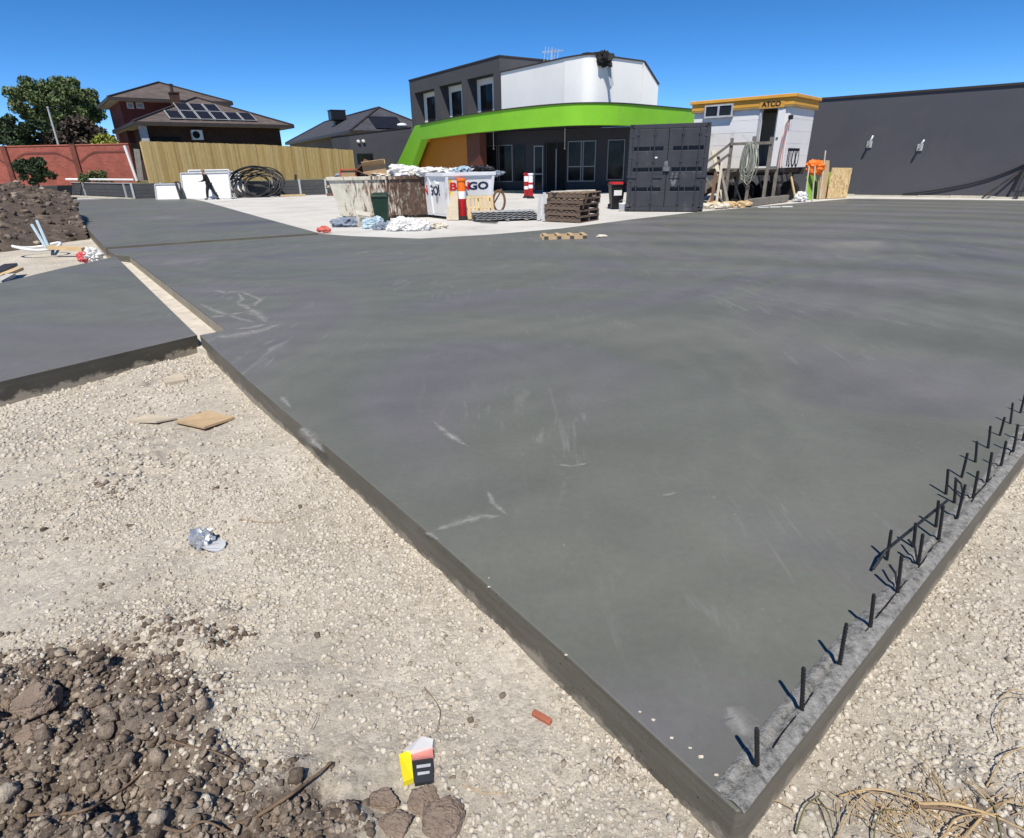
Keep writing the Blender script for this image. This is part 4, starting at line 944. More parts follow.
# faint panel joints
mb = MB()
for z in np.arange(zfl+.45, zfas, .45): mb.box(cl-inx-.002, cl-inx+.004, .11, depth_c-.11, z, z+.012); mb.box(inx, x_d0-.1, .094, .102, z, z+.008)
obj('panel_joint', mb, MT['white_panel'], cb_)
mb = MB(); mb.box(0, cl, 0, depth_c, zfas, ctop-.13); fz = obj('roof_band', mb, MT['cabin_orange'], cb_, bev=.015)
mb = MB(); mb.box(-.07, cl+.07, -.08, depth_c+.07, ctop-.128, ctop); obj('roof', mb, MT['cabin_orange'], cb_, bev=.02)
mb = MB(); mb.box(-.01, cl+.01, -.012, depth_c+.01, zfas-.07, zfas-.002); obj('trim', mb, MT['cabin_trim'], cb_)
sx_, sz_ = CFm.hit(772.5,101.4); sz_ -= .10
mb = MB(); mb.box(sx_-.48, sx_+.48, -.018, -.004, sz_-.13, sz_+.13); sg = obj('sign_plate', mb, mat('sign_amber', (.60,.30,.05), .5, .1, 3, 0), cb_)
text('sign_lettering', 'ATCO', .25, MT['letter_black'], sg, (sx_-.02, -.022, sz_), bold=.008, sx=1.05)
# window
x0, z1 = CFm.hit(705.6,105.6); x1, z0 = CFm.hit(732.4,116.8)
mb = MB(); zz1 = z1
mb.box(x0, x1, -.06, .098, z0, z0+.07); mb.box(x0, x1, -.06, -.014, zz1-.06, zz1); mb.box(x0, x0+.06, -.06, -.014, z0+.071, zz1-.061); mb.box(x1-.06, x1, -.06, -.014, z0+.071, zz1-.061); mb.box((x0+x1)/2-.04, (x0+x1)/2+.04, -.058, -.014, z0+.071, zz1-.061)
wf = obj('window', mb, MT['plaster_grey'], cb_); mb = MB(); mb.box(x0+.06, x1-.06, -.035, -.016, z0+.07, zz1-.06); obj('pane', mb, M_GLASS, wf)
# door leaf folded back flat on the wall to the right of the opening, with frame
mb = MB(); dl = CFm.hit(781,140)[0]; mb.box(x_d1+.06, dl, .03, .075, zd0, zd1-.02); dr = obj('door', mb, MT['cabin_white'], cb_, label='white door leaf folded open'); mb = MB(); mb.box(x_d1+.12, x_d1+.2, .0, .029, zd0+1.0, zd0+1.06); obj('handle', mb, MT['frame_silver'], dr)
mb = MB(); mb.box(x_d0-.07, x_d0, .05, .099, zd0, zd1); mb.box(x_d0-.15, x_d1+.05, .0, .099, zd1+.002, zd1+.07); mb.box(dl-.1, dl+.2, .0, .099, zd1+.03, zd1+.09); obj('door_frame', mb, MT['plaster_grey'], cb_)
# chassis and wheels
mb = MB(); mb.box(.1, cl-.1, .25, .40, zfl-.28, zfl-.03); mb.box(.1, cl-.1, depth_c-.4, depth_c-.25, zfl-.28, zfl-.03)
for x in np.linspace(.2, cl-.3, 6): mb.box(x, x+.1, .401, depth_c-.401, zfl-.2, zfl-.04)
for x in (.4, cl-.6):
    for y in (.28, depth_c-.38): mb.box(x, x+.12, y, y+.1, -.02, zfl-.285)
mb.box(.05, cl-.05, .1, .24, zfl-.16, zfl-.003); obj('chassis', mb, MT['steel_dark'], cb_)
for x in (cl*.44, cl*.62, cl*.88):
    for y in (.32, depth_c-.42):
        mb = MB(); mb.lathe([(.20,-.10),(.36,-.11),(.40,-.06),(.40,.06),(.36,.11),(.20,.10)], 24); w = obj('wheel', mb, MT['black_rubber'], cb_); w.location = (x, y, .38); w.rotation_euler = (PI/2, 0, 0)
        mb = MB(); mb.lathe([(.06,-.09),(.2,-.08),(.2,.08),(.06,.09)], 16); obj('rim', mb, MT['plaster_grey'], w)
# sprayed letters on the end wall: black fills with pale outlines
gf = MB(); pl = MB()
ye = .75
for k in range(3):
    y = ye + .42*k
    pts = [(cl-inx+.012, y+.17*math.cos(t)*(1 if k else .55), zfl+.36+.30*math.sin(t)) for t in np.linspace(0, 2*PI, 20)[:-1]]
    gf.tube(pts, .055, 6, closed=True); pl.tube([(cl-inx+.03, p[1]*.62+.38*y, (p[2]-zfl-.36)*.8+zfl+.36) for p in pts], .02, 6, closed=True)
gf.box(cl-inx+.001, cl-inx+.006, ye-.32, ye+1.02, zfl+.62, zfl+.72); gf.box(cl-inx+.001, cl-inx+.006, ye-.30, ye-.2, zfl+.05, zfl+.62)
for v in gf.v: v.x = cl-inx + min(max(v.x-(cl-inx), .001), .009)
for v in pl.v: v.x = cl-inx + min(max(v.x-(cl-inx), .001), .014)
g_ = obj('graffiti', gf, MT['letter_black'], cb_); obj('graffiti_outline', pl, MT['letter_white'], g_)
# red cord with reel hanging at the corner
cd = thing('hanging_cord', 'faded pink cord hanging in loops at the cabin corner', 'cord', tuple(CFm.w(cl-.04, -.02, zfas-.5)), CFm.ang)
mb = MB(); mb.lathe([(.04,-.08),(.09,-.07),(.09,.07),(.04,.08)], 12); o = obj('reel', mb, MT['plastic_black'], cd); o.location = (.02,-.02,.05)
for k in (0, 3):
    mb = MB(); mb.tube(catmull([Vector((0,-.03,.0)), Vector((-.04-.03*k,-.05,-.5)), Vector((-.07-.035*k,-.05,-1.1-.1*k)), Vector((-.03-.045*k,-.05,-1.75-.05*k))], 6), .022, 6); obj('cord', mb, MT['pink_cord'], cd, smooth=True)
# stair and landing in front of the door
st = thing('cabin_stair', 'weathered timber stair and railed landing below the cabin door', 'stair', tuple(CFm.w(0,0,-.02)), CFm.ang)
fl = zfl + .02
xa, xb = CFm.hit(739,160)[0]+.05, CFm.hit(783,160)[0]-.12
mb = MB()
for i in range(8): mb.box(xa, xb, -1.1+.135*i, -1.1+.135*i+.125, fl-.05, fl)
obj('landing', mb, MT['grey_timber'], st)
gt_ = MT['grey_timber']
for (x, y, z1) in ((xa+.03,-1.1,fl+1.12), ((xa+xb)/2+.1,-1.1,fl+1.15), (xb-.03,-1.1,fl+1.1), (xa+.03,-.1,fl-.05), (xb-.03,-.1,fl-.05)):
    mb = MB(); mb.box(x-.05, x+.05, y-.05, y+.05, 0, z1); obj('post', mb, gt_, st)
mb = MB(); mb.box(xa-.04, xb+.04, -1.19, -1.152, fl+.85, fl+.95); obj('rail', mb, gt_, st)
for dz in (.92, .55):
    mb = MB(); mb.beam((xa+.03,-1.17,fl+dz), (xa-1.75,-1.17,fl-1.25+dz), .04, .09); obj('rail', mb, gt_, st)
mb = MB(); mb.box(xa-1.72, xa-1.64, -1.15, -1.07, 0, .95); obj('post', mb, gt_, st)
for y in (-1.06, -.12):
    mb = MB(); mb.beam((xa,y,fl-.12), (xa-1.85,y,.02), .045, .24); obj('stringer', mb, gt_, st)
for i in range(6):
    t = (i+.6)/6.2; mb = MB(); mb.box(xa-1.8*t-.14, xa-1.8*t+.12, -1.03, -.15, fl*(1-t)-.02, fl*(1-t)+.02); obj('step', mb, gt_, st)
# coil of hose and rope hung over the landing rail
hp = Vector(((xa+xb)/2+.05, -1.24, fl+.95))
hc = thing('hose_bundle', 'tangled grey green hose and rope hung over the landing rail', 'hose', tuple(CFm.w(hp.x, hp.y, hp.z)), CFm.ang)
for m, nm, n, r in ((MT['hose_greygreen'], 'hose', 8, .022), (MT['rope_pale'], 'rope', 6, .016)):
    for k in range(n):
        w = .12+.22*random.random(); l = 1.0+.6*random.random(); c = random.uniform(-.12,.16)
        pts = [Vector((c + w*math.sin(t)*(.55+.5*math.sin(t/2)) , -.03-.05*random.random(), -l*(1-math.cos(t))/2)) for t in np.linspace(0, 2*PI, 13)]
        mb = MB(); mb.tube(pts, r, 6); obj(nm, mb, m, hc, smooth=True)
# ================================================================== things around the cabin
def lean(name, pb, pt, dY, w, h, m, label, cat, group=None, up=(0,0,1), z0=0):
    a = G(*pb, z0); b = V(*pt, a.y + dY); mb = MB(); mb.beam(a, b, w, h, up); return single(name, mb, m, label, cat, tuple(a), group=group)
gp = 'timber lengths leaning by the cabin'
lean('timber_plank', (724.5,203), (713.5,150.5), .9, .20, .045, MT['pale_timber'], 'widest pale plank leaning beside the container', 'plank', gp, (0,1,0))
lean('timber_plank', (728,204), (718,156), .9, .10, .045, MT['grey_timber'], 'narrow grey plank leaning against the widest pale plank', 'plank', gp, (0,1,0))
lean('timber_plank', (707.5,203), (729,168), .7, .06, .04, MT['root_dry'], 'thin yellowish stick leaning to the right beside the container', 'plank', gp)
lean('timber_plank', (725,205), (706,178), .6, .06, .04, MT['grey_timber'], 'thin grey stick crossing behind the yellowish stick', 'plank', gp)
lean('timber_plank', (758.5,198), (762.5,170), .3, .16, .05, MT['pale_timber'], 'short pale plank standing under the landing', 'plank', gp, (0,1,0))
lean('timber_plank', (759,200), (768,190), .2, .10, .04, MT['pale_timber'], 'stubby pale offcut leaning under the landing', 'plank', gp, (0,1,0))
lean('timber_plank', (733.5,199), (736.5,168), .2, .13, .08, MT['brown_sheet'], 'rust brown board standing below the stair rail', 'plank', gp, (0,1,0))
for pb, pt, w_, m, lb in (((716,206.5),(722,163),.09,'pale_timber','slim pale batten nearly upright beside the container'),((742,203.5),(731,172),.08,'grey_timber','grey batten leaning left below the stair rail'),((752,202),(741,176),.10,'pine_pale','short honey coloured batten below the stair rail'),((765,201),(757,171),.07,'grey_timber','thin grey batten leaning under the landing edge'),((711,206.5),(716,172),.12,'brown_sheet','brown board leaning at the container corner'),((796,201),(789.5,169),.09,'pine_pale','pale batten right of the honey coloured timber frame')):
    lean('timber_plank', pb, pt, .45, w_, .04, MT[m], lb, 'plank', gp)
# timber frame leaning (pallet-like)
def lean_frame(name, bl, br, tl_, tr_, dY, nslat, m, label, cat, board=None):
    a, b = G(*bl), G(*br); c, d = V(*tl_, a.y+dY), V(*tr_, b.y+dY); t = thing(name, label, cat, tuple((a+b)/2), 0)
    upn = (b-a).cross(c-a).normalized()
    for i in range(nslat):
        k = i/(nslat-1); mb = MB(); mb.beam(a.lerp(b,k), c.lerp(d,k), .09, .05, upn); obj('upright', mb, m, t, True)
    for k in (.08, .5, .92):
        mb = MB(); mb.beam(a.lerp(c,k) - upn*.052, b.lerp(d,k) - upn*.052, .10, .045, upn); obj('cross_board', mb, board or m, t, True)
    return t
lean_frame('timber_trestle', (774,197.5), (791,198.5), (769.5,167.5), (785.5,167), .5, 4, M_PLYW, 'honey coloured timber frame leaning under the cabin corner', 'timber frame')
a, b = G(747,206.5), G(786,201.5); mb = MB(); mb.beam(a + Vector((0,0,.13)), b + Vector((0,0,.13)), .2, .26); single('timber_beam', mb, MT['grey_timber'], 'heavy grey timber beam lying on the apron before the cabin', 'beam', tuple(a), bev=.012)
# sheets against the wall beyond the cabin
def sheet(name, bl, br, tl_, tr_, dY, th, m, label, cat, z0=0, group=None):
    a, b = G(*bl, z0), G(*br, z0); c, d = V(*tl_, a.y+dY), V(*tr_, b.y+dY); nrm = (b-a).cross(c-a).normalized()*th
    mb = MB(); vs = [a,b,d,c,a-nrm,b-nrm,d-nrm,c-nrm]; mb.add(vs, [(0,1,2,3),(7,6,5,4),(0,4,5,1),(1,5,6,2),(2,6,7,3),(3,7,4,0)]); return single(name, mb, m, label, cat, tuple((a+b)/2), group=group)
sheet('strand_board_sheet', (827,198.5), (846.5,197.6), (832.5,167.6), (852.5,167.9), .4, .03, M_OSB, 'square strand board sheet leaning on the charcoal wall', 'board')
sheet('lime_board', (819.5,198), (829.5,196.5), (822.5,170.5), (832,172.5), .45, .03, MT['lime_board'], 'tall lime green board leaning next to the strand board', 'board')
sheet('lime_board', (808,199.5), (818.5,197.5), (807,174.5), (815.5,173), .35, .03, MT['lime_board'], 'lime green board partly behind the orange mesh and its stakes', 'board')
sheet('plywood_sheet', (817,199), (828,198), (821.0,160.3), (829.5,160.3), .4, .02, M_PLYW, 'plain tan plywood sheet standing behind the lime boards', 'board')
p = V(814.5,167.5, G(814,199).y); mb = MB()
for k in range(4): mb.ball((p.x+random.uniform(-.14,.14), p.y+random.uniform(-.1,.1), p.z+random.uniform(-.08,.08)), .30, 3, (1.05,.55,.85), .7, k, freq=2.5)
om = single('orange_mesh', mb, MT['plastic_orange'], 'crumpled orange safety mesh bundled over thin stakes', 'safety mesh', (p.x,p.y,p.z-.4))
gs = 'thin stakes under the orange mesh'
for pb, pt, lb in (((804.5,201.5),(809,166),'leftmost thin stake under the orange mesh'), ((812,202),(815,166),'middle thin stake under the orange mesh'), ((819.5,199),(825.5,150.5),'tallest thin stake, rising above the orange mesh')):
    lean('timber_stake', pb, pt, .12, .045, .045, MT['pale_timber'], lb, 'stake', gs)
p = G(800,201.5); mb = MB(); mb.ball((p.x,p.y,.18), .24, 3, (1.1,.8,.8), .6, 9, freq=3); single('white_bag', mb, MT['plastic_sheet'], 'crumpled white bag on the ground beneath the cabin end', 'bag', (p.x,p.y,0))
p = G(733,207); mb = MB()
for k in range(5): mb.ball((p.x+.32*(k-2)+random.uniform(-.1,.1), p.y+random.uniform(-.15,.2), .1), .16, 2, (1.3,.9,.7), .6, 20+k, freq=2.5)
single('rubble_heap', mb, MT['pine_pale'], 'low heap of offcuts and rubble below the cabin stair', 'rubble heap', (p.x,p.y,0))
p = G(713,208.5); mb = MB()
for k in range(4): mb.ball((p.x+.3*(k-1.5), p.y+random.uniform(-.15,.2), .09), .15, 2, (1.3,.9,.7), .6, 30+k, freq=2.5)
single('paper_rubbish', mb, MT['cardboard_pale'], 'pale paper rubbish lying at the container corner', 'rubbish', (p.x,p.y,0))
p = G(738,203); mb = MB(); mb.lathe([(.14,.02),(.25,.0),(.31,.06),(.31,.14),(.25,.2),(.14,.18)], 20, (p.x,p.y,0)); single('old_tyre', mb, MT['black_rubber'], 'old black tyre lying flat below the landing', 'tyre', (p.x,p.y,0), smooth=True)
p = G(749,199); mb = MB(); mb.tube([p+Vector((-.5,0,.35)), p+Vector((-.2,0,.12)), p+Vector((.3,.1,.10)), p+Vector((.55,.2,.3))], .09, 8); single('exhaust_pipe', mb, MT['steel_dark'], 'dark bent pipe lying behind the tyre under the cabin', 'pipe', tuple(p), smooth=True)
p = G(716,178,.0); 
p = G(777,207.3); mb = MB()
for k in range(3): mb.box(p.x-.7+.45*k, p.x-.3+.45*k, p.y+.02*k, p.y+.1+.03*k, 0, .018+.006*k)
single('plaster_scrap', mb, MT['white_panel'], 'broken white plaster scraps on the dark slab before the beam', 'scrap', tuple(p))
# ================================================================== SKIPS AND RUBBISH
def skip(name, label, loc, rz, Lx, Dy, Hh, tp, mats, ribs=(0.5,), fill=.7):
    """tapered marrel skip: rim wider than the floor"""
    t = thing(name, label, 'skip bin', loc, rz)
    m1, m2 = mats
    hx, hy = Lx/2, Dy/2; bx, by = hx-tp, hy-.12
    o = [(-bx,-by,.1),(bx,-by,.1),(bx,by,.1),(-bx,by,.1),(-hx,-hy,Hh),(hx,-hy,Hh),(hx,hy,Hh),(-hx,hy,Hh)]
    k = .05; i_ = [(x*(1-k/abs(x)), y*(1-k/abs(y)), z) for x, y, z in o]; i_ = [(x,y,max(z,.15)) for x,y,z in i_]
    mb = MB(); vs = o + i_
    fs = [(3,2,1,0),(0,1,5,4),(1,2,6,5),(2,3,7,6),(3,0,4,7), (8,9,10,11),(12,13,9,8),(13,14,10,9),(14,15,11,10),(15,12,8,11),(4,5,13,12),(5,6,14,13),(6,7,15,14),(7,4,12,15)]
    mb.add(vs, fs); obj('body', mb, m1, t)
    mb = MB(); r = .09
    mb.box(-hx-.05,hx+.05,-hy-.05,-hy+.03,Hh-r,Hh+.02); mb.box(-hx-.05,hx+.05,hy-.03,hy+.05,Hh-r,Hh+.02); mb.box(-hx-.05,-hx+.03,-hy+.031,hy-.031,Hh-r,Hh+.02); mb.box(hx-.03,hx+.05,-hy+.031,hy-.031,Hh-r,Hh+.02); obj('rim', mb, m1, t, bev=.01)
    for q in ribs:
        xb, xt = -bx+2*bx*q, -hx+2*hx*q; mb = MB(); mb.beam((xb,-by-.03,.12),(xt,-hy-.03,Hh-.1),.09,.05,up=(0,1,0)); obj('rib', mb, m2, t)
    for sx in (-1,1):
        mb = MB(); mb.beam((sx*(bx+.02),0,.14),(sx*(hx+.02),0,Hh-.1),.05,.1,up=(0,1,0)); obj('rib', mb, m2, t)
        for y in (-hy*.6, hy*.6):
            mb = MB(); mb.lathe([(.05,0),(.05,.12),(.09,.125),(.09,.15)], 10); l = obj('lifting_lug', mb, m2, t); l.location = (sx*(hx-.12), y, Hh-.3); l.rotation_euler = (0, sx*PI/2, 0); l.location.x = sx*(hx+.0)
    mb = MB()
    for y in (-by+.1, by-.2): mb.box(-bx*.9,bx*.9,y,y+.1,.0,.099)
    obj('skid', mb, m2, t); return t
A, B, w, a = span((345.5,217),(425,218.5)); base = (A+B)/2; print('skip1', w, V(385,176.5,base.y).z)
S1 = base + Vector((0,.75,0)); h1s = V(385,176.0,base.y).z
sk1 = skip('rusty_skip', 'cream and rust brown metal skip heaped with rubbish behind the green bin', tuple(S1 - Vector((0,0,.02))), math.radians(3), w+.28, 1.75, h1s, .26, (M_RUST, M_RUST), (.36,.55))
pp = MB(); pp.add([(-.40,-1.02,h1s*.64),(.05,-1.02,h1s*.64),(.05,-1.035,h1s*.86),(-.40,-1.035,h1s*.86)], [(0,1,2,3)])
# second skip: a corner towards the camera
C0 = G(449.5,219.5); LL = G(423.5,215.5); RR_ = G(492.5,216.5); print('skip2', (LL-C0).length, (RR_-C0).length, 'hz', V(455,172.5,C0.y).z)
u2 = (RR_-C0).normalized(); a2 = math.atan2(u2.y,u2.x); n2 = Vector((-u2.y,u2.x,0)); W2 = (RR_-C0).length + .2; Dp2 = max(1.5, min(2.2,(LL-C0).length)); hs2 = V(455,172.5,C0.y).z
S2 = C0 + u2*((RR_-C0).length/2) + n2*(Dp2/2)
sk2 = skip('white_skip', 'white metal skip with large red and navy lettering, heaped with rubbish', tuple(S2 - Vector((0,0,.02))), a2, W2, Dp2, hs2, .10, (MT['skip_white'], MT['skip_white']), (.03,.97))
lt = math.atan2(.12, hs2-.1); zt = hs2*.71; yf = -(Dp2/2-.12) - .12*(zt-.1)/(hs2-.1)
pl_ = MB(); yy = lambda z: -(Dp2/2-.12) - .12*(z-.1)/(hs2-.1)
def face_quad(x0,x1,z0,z1,off): return [(x0,yy(z0)-off,z0),(x1,yy(z0)-off,z0),(x1,yy(z1)-off,z1),(x0,yy(z1)-off,z1)]
def face_plate(x0,x1,z0,z1,off,m,nm):
    mb = MB(); f_ = face_quad(x0,x1,z0,z1,off); b_ = face_quad(x0,x1,z0,z1,.001); mb.add(f_+b_, [(0,1,2,3),(7,6,5,4),(0,4,5,1),(1,5,6,2),(2,6,7,3),(3,7,4,0)]); return obj(nm, mb, m, sk2)
hw2 = W2/2-.12
sp_ = face_plate(-hw2*.80, hw2*.86, hs2*.50, hs2*.88, .004, MT['white_panel'], 'sign_panel')
def skip_text(body, x, m, size, sxx=1): return text('lettering', body, size, m, sp_, (x, yy(zt)-.009, zt), rx=PI/2+lt, bold=.012, sx=sxx)
fs_ = hs2*.225; skip_text('BIN', -hw2*.46, MT['letter_red'], fs_, 1.5); skip_text('GO', hw2*.40, MT['letter_navy'], fs_, 1.6)
face_plate(-hw2*.98, -hw2*.82, hs2*.45, hs2*.88, .005, MT['letter_yellow'], 'yellow_patch')
# left side panel with the same word, partly behind the rusty skip
xl = -(W2/2); tx = lambda z: -(W2/2-.10) - .10*(z-.1)/(hs2-.1)
mb = MB(); z0, z1, y0, y1 = hs2*.12, hs2*.82, -Dp2*.40, Dp2*.46
f_ = [(tx(z0)-.006,y1,z0),(tx(z0)-.006,y0,z0),(tx(z1)-.006,y0,z1),(tx(z1)-.006,y1,z1)]; b_ = [(v[0]+.005,v[1],v[2]) for v in f_]
mb.add(f_+b_, [(0,1,2,3),(7,6,5,4),(0,4,5,1),(1,5,6,2),(2,6,7,3),(3,7,4,0)]); sp2 = obj('sign_panel', mb, MT['white_panel'], sk2)
zt2_ = hs2*.62; lt2 = math.atan2(.10, hs2-.1)
e1 = Matrix.Rotation(-PI/2, 3, 'Z') @ Matrix.Rotation(PI/2+lt2, 3, 'X')
for body, y, m in (('BIN', Dp2*.235, MT['letter_red']), ('GO!', -Dp2*.13, MT['letter_navy'])):
    text('lettering', body, hs2*.30, m, sp2, (tx(zt2_)-.012, y, zt2_), bold=.012, rot=e1.to_euler())
# rubbish heaped in the skips
def crate(name, c, L, D, Hh, rz, m, label, cat, tilt=(0,0), group=None, flap=True):
    t = thing(name, label, cat, c, rz, group); R = Matrix.Rotation(tilt[0],4,'X') @ Matrix.Rotation(tilt[1],4,'Y')
    mb = MB(); th = .02; mb.box(-L/2,L/2,-D/2,D/2,0,th,R); mb.box(-L/2,L/2,-D/2,-D/2+th,th,Hh,R); mb.box(-L/2,L/2,D/2-th,D/2,th,Hh,R); mb.box(-L/2,-L/2+th,-D/2+th,D/2-th,th,Hh,R); mb.box(L/2-th,L/2,-D/2+th,D/2-th,th,Hh,R); obj('box_body', mb, m, t)
    if flap:
        for sy in (-1,1): mb = MB(); Q = R @ Matrix.Translation((0,sy*D/2,Hh)) @ Matrix.Rotation(sy*-.9,4,'X'); mb.box(-L/2,L/2,-.005,.01,0,D*.45,Q); obj('flap', mb, m, t)
    return t
ys = S1.y-.35
p = V(376,172.8,ys); crate('cardboard_box', (p.x,p.y,p.z-.12), .75,.5,.36,.15, MT['cardboard'], 'tan cardboard box lying on top of the rusty skip', 'cardboard box', (.0,-.12))
p = V(366,174,ys+.15); crate('cardboard_box', (p.x,p.y,p.z-.1), .5,.4,.3,-.5, MT['brown_sheet'], 'small brown cardboard box tipped open beside the orange crate', 'cardboard box', (.5,.4))
p = V(349.5,174.5,ys); oc = thing('orange_crate', 'open orange plastic crate on the left end of the rusty skip', 'crate', (p.x,p.y,p.z-.16), .05)
mb = MB(); mb.box(-.27,.27,-.2,.2,0,.02)
for sx in (-1,1): mb.box(sx*.27-.02,sx*.27+.02,-.2,.2,.02,.34); mb.box(-.25,.25,sx*.2-.02,sx*.2+.02,.02,.06); mb.box(-.25,.25,sx*.2-.02,sx*.2+.02,.30,.34)
obj('crate_frame', mb, mat('faded_orange', (.50,.11,.05), .6, .15, 5, 0), oc); mb = MB(); mb.box(-.249,.249,-.17,.17,.061,.29); obj('contents', mb, MT['cardboard'], oc)
def crumple(name, px, py, Y, r, scl, m, label, cat, seed, n=3, spread=.3):
    p = V(px, py, Y); mb = MB()
    for k in range(n): mb.ball((p.x+spread*(k-(n-1)/2)+random.uniform(-.05,.05), p.y+random.uniform(-.1,.1), p.z+random.uniform(-.03,.03)), r*random.uniform(.8,1.15), 4, scl, .45, seed+k, freq=1.3, crease=.32)
    return single(name, mb, m, label, cat, (p.x,p.y,p.z-r*scl[2]))
crumple('plastic_sheeting', 417, 173.5, ys+.1, .33, (1.4,1,.65), MT['plastic_sheet'], 'white plastic sheeting bunched on the right end of the rusty skip', 'plastic sheeting', 41, 4, .34)
crumple('rubbish_pile', 392, 175, ys+.1, .26, (1.6,1.2,.5), MT['cardboard_pale'], 'pale torn packaging heaped in the middle of the rusty skip', 'rubbish', 51, 5, .30)
crumple('rubbish_pile', 357, 176.5, ys+.5, .26, (1.6,1.2,.6), MT['plastic_bluegrey'], 'grey rubbish under the orange crate in the rusty skip', 'rubbish', 55, 3, .30)
Y2 = S2.y
crumple('plastic_sheeting', 446, 171.5, Y2-.2, .27, (1.6,1.1,.5), MT['plastic_sheet'], 'flattened white plastic sheeting at the left of the white skip', 'plastic sheeting', 61, 4, .38)
crumple('black_sacks', 478, 170.5, Y2-.1, .25, (1.3,1.0,.7), MT['plastic_black'], 'black rubbish sacks heaped at the right of the white skip', 'rubbish sacks', 71, 3, .32)
crumple('blue_wrap', 460, 170.8, Y2-.45, .18, (1.2,1,.8), MT['pvc_blue'], 'pale blue plastic wrap in the middle of the white skip', 'plastic wrap', 81, 2, .2)
crumple('grey_wrap', 488, 173.2, Y2+.1, .18, (1.6,1,.5), MT['plastic_bluegrey'], 'grey wrapping by the right rim of the white skip', 'plastic wrap', 83, 3, .25)
for i, (pa, pb, m, lb) in enumerate((((437,173),(462,171.5),'frame_black','black lath lying across the plastic sheeting in the white skip'), ((430,172),(449,168.5),'grey_timber','grey lath poking up at the left of the white skip'), ((466,173),(487,171),'pale_timber','pale batten lying across the black sacks in the white skip'))):
    a_, b_ = V(*pa, Y2-.5), V(*pb, Y2-.1); mb = MB(); mb.beam(a_, b_, .07, .04); single('lath', mb, MT[m], lb, 'lath', tuple(a_))
# wheelie bins
def wheelie(name, label, loc, rz, s, mb_, ml, sign=False, lid_open=False):
    t = thing(name, label, 'wheelie bin', loc, rz); m = MB()
    o = [(-.21,-.24,.06),(.21,-.24,.06),(.21,.22,.06),(-.21,.22,.06),(-.28,-.33,.95),(.28,-.33,.95),(.28,.33,.95),(-.28,.33,.95)]; o = [tuple(c*s for c in v) for v in o]
    m.add(o, [(3,2,1,0),(4,5,6,7),(0,1,5,4),(1,2,6,5),(2,3,7,6),(3,0,4,7)]); m.box(-.30*s,.30*s,-.36*s,.35*s,.91*s,.965*s); obj('body', m, mb_, t, bev=.015*s)
    m = MB(); vs = [(-.29,-.37,.968),(.29,-.37,.968),(.29,.36,.968),(-.29,.36,.968),(-.24,-.28,1.04),(.24,-.28,1.04),(.24,.30,1.05),(-.24,.30,1.05)]; m.add([tuple(c*s for c in v) for v in vs], [(3,2,1,0),(4,5,6,7),(0,1,5,4),(1,2,6,5),(2,3,7,6),(3,0,4,7)])
    obj('lid', m, ml, t, bev=.012*s); m = MB(); m.tube([(-.25*s,.41*s,.93*s),(.25*s,.41*s,.93*s)], .018*s, 8); m.box(-.26*s,-.22*s,.34*s,.42*s,.9*s,.95*s); m.box(.22*s,.26*s,.34*s,.42*s,.9*s,.95*s); obj('handle', m, mb_, t)
    for sx in (-1,1):
        m = MB(); m.lathe([(.10*s,-.02),(.10*s,.02)], 16); w = obj('wheel', m, MT['black_rubber'], t); w.location = (sx*.24*s,.24*s,.10*s); w.rotation_euler = (0,PI/2,0)
    if sign:
        m = MB(); m.add([(-.16*s,-.278*s,.45*s),(.16*s,-.278*s,.45*s),(.16*s,-.312*s,.74*s),(-.16*s,-.312*s,.74*s),(-.16*s,-.270*s,.45*s),(.16*s,-.270*s,.45*s),(.16*s,-.300*s,.74*s),(-.16*s,-.300*s,.74*s)], [(0,1,2,3),(7,6,5,4),(0,4,5,1),(1,5,6,2),(2,6,7,3),(3,7,4,0)]); obj('notice', m, MT['letter_white'], t)
    return t
p = G(382.5,223.5); hb = V(382,192.3,p.y).z; wheelie('wheelie_bin', 'dark green wheelie bin in front of the rusty skip', (p.x,p.y,-.02), .12, hb/1.04, MT['plastic_green'], MT['plastic_green'])
p = G(615.5,208.5); hb = V(616,181.5,p.y).z; wheelie('wheelie_bin', 'small black wheelie bin with a red lid beside the container', (p.x,p.y,-.02), .05, hb/1.04, MT['plastic_black'], MT['plastic_red'], True)
p = G(622,211); bk = thing('white_bucket', 'white plastic bucket on the apron between the red lidded bin and the container', 'bucket', (p.x,p.y,-.02)); mb = MB(); mb.lathe([(.10,0),(.125,.26),(.135,.27),(.135,.29),(.115,.29),(.09,.03)], 16); obj('bucket_body', mb, MT['plastic_white'], bk, smooth=True); mb = MB(); mb.tube([Vector((.13*math.cos(t), -.02, .27+.13*math.sin(t))) for t in np.linspace(0, PI, 9)], .006, 5); obj('handle', mb, MT['frame_silver'], bk)
# barrier posts: base, post, bands
def post(label, px, pyb, pyt, r, bands, group, baser=.2):
    p = G(px, pyb); h = V(px, pyt, p.y).z; t = thing('barrier_post', label, 'barrier post', (p.x,p.y,-.02), 0, group)
    mb = MB(); mb.lathe([(baser,0),(baser,.04),(baser*.7,.10),(r*1.1,.12)], 16); obj('base', mb, MT['black_rubber'], t)
    z = .12
    for f, m in bands:
        mb = MB(); z1 = .12+(h-.12)*f
        if f >= 1: mb.lathe([(r,z),(r,z1-.08),(r*1.25,z1-.07),(r*1.25,z1-.02),(r*.7,z1)], 14)
        else: mb.lathe([(r,z),(r,z1)], 14)
        obj('band', mb, MT[m], t, smooth=False); z = z1+.001
    return t
post('orange and red barrier post with a white band before the white skip', 463, 219, 177.5, .13, ((.46,'plastic_red'),(.66,'letter_white'),(1,'plastic_orange')), 'barrier posts on the apron', .28)
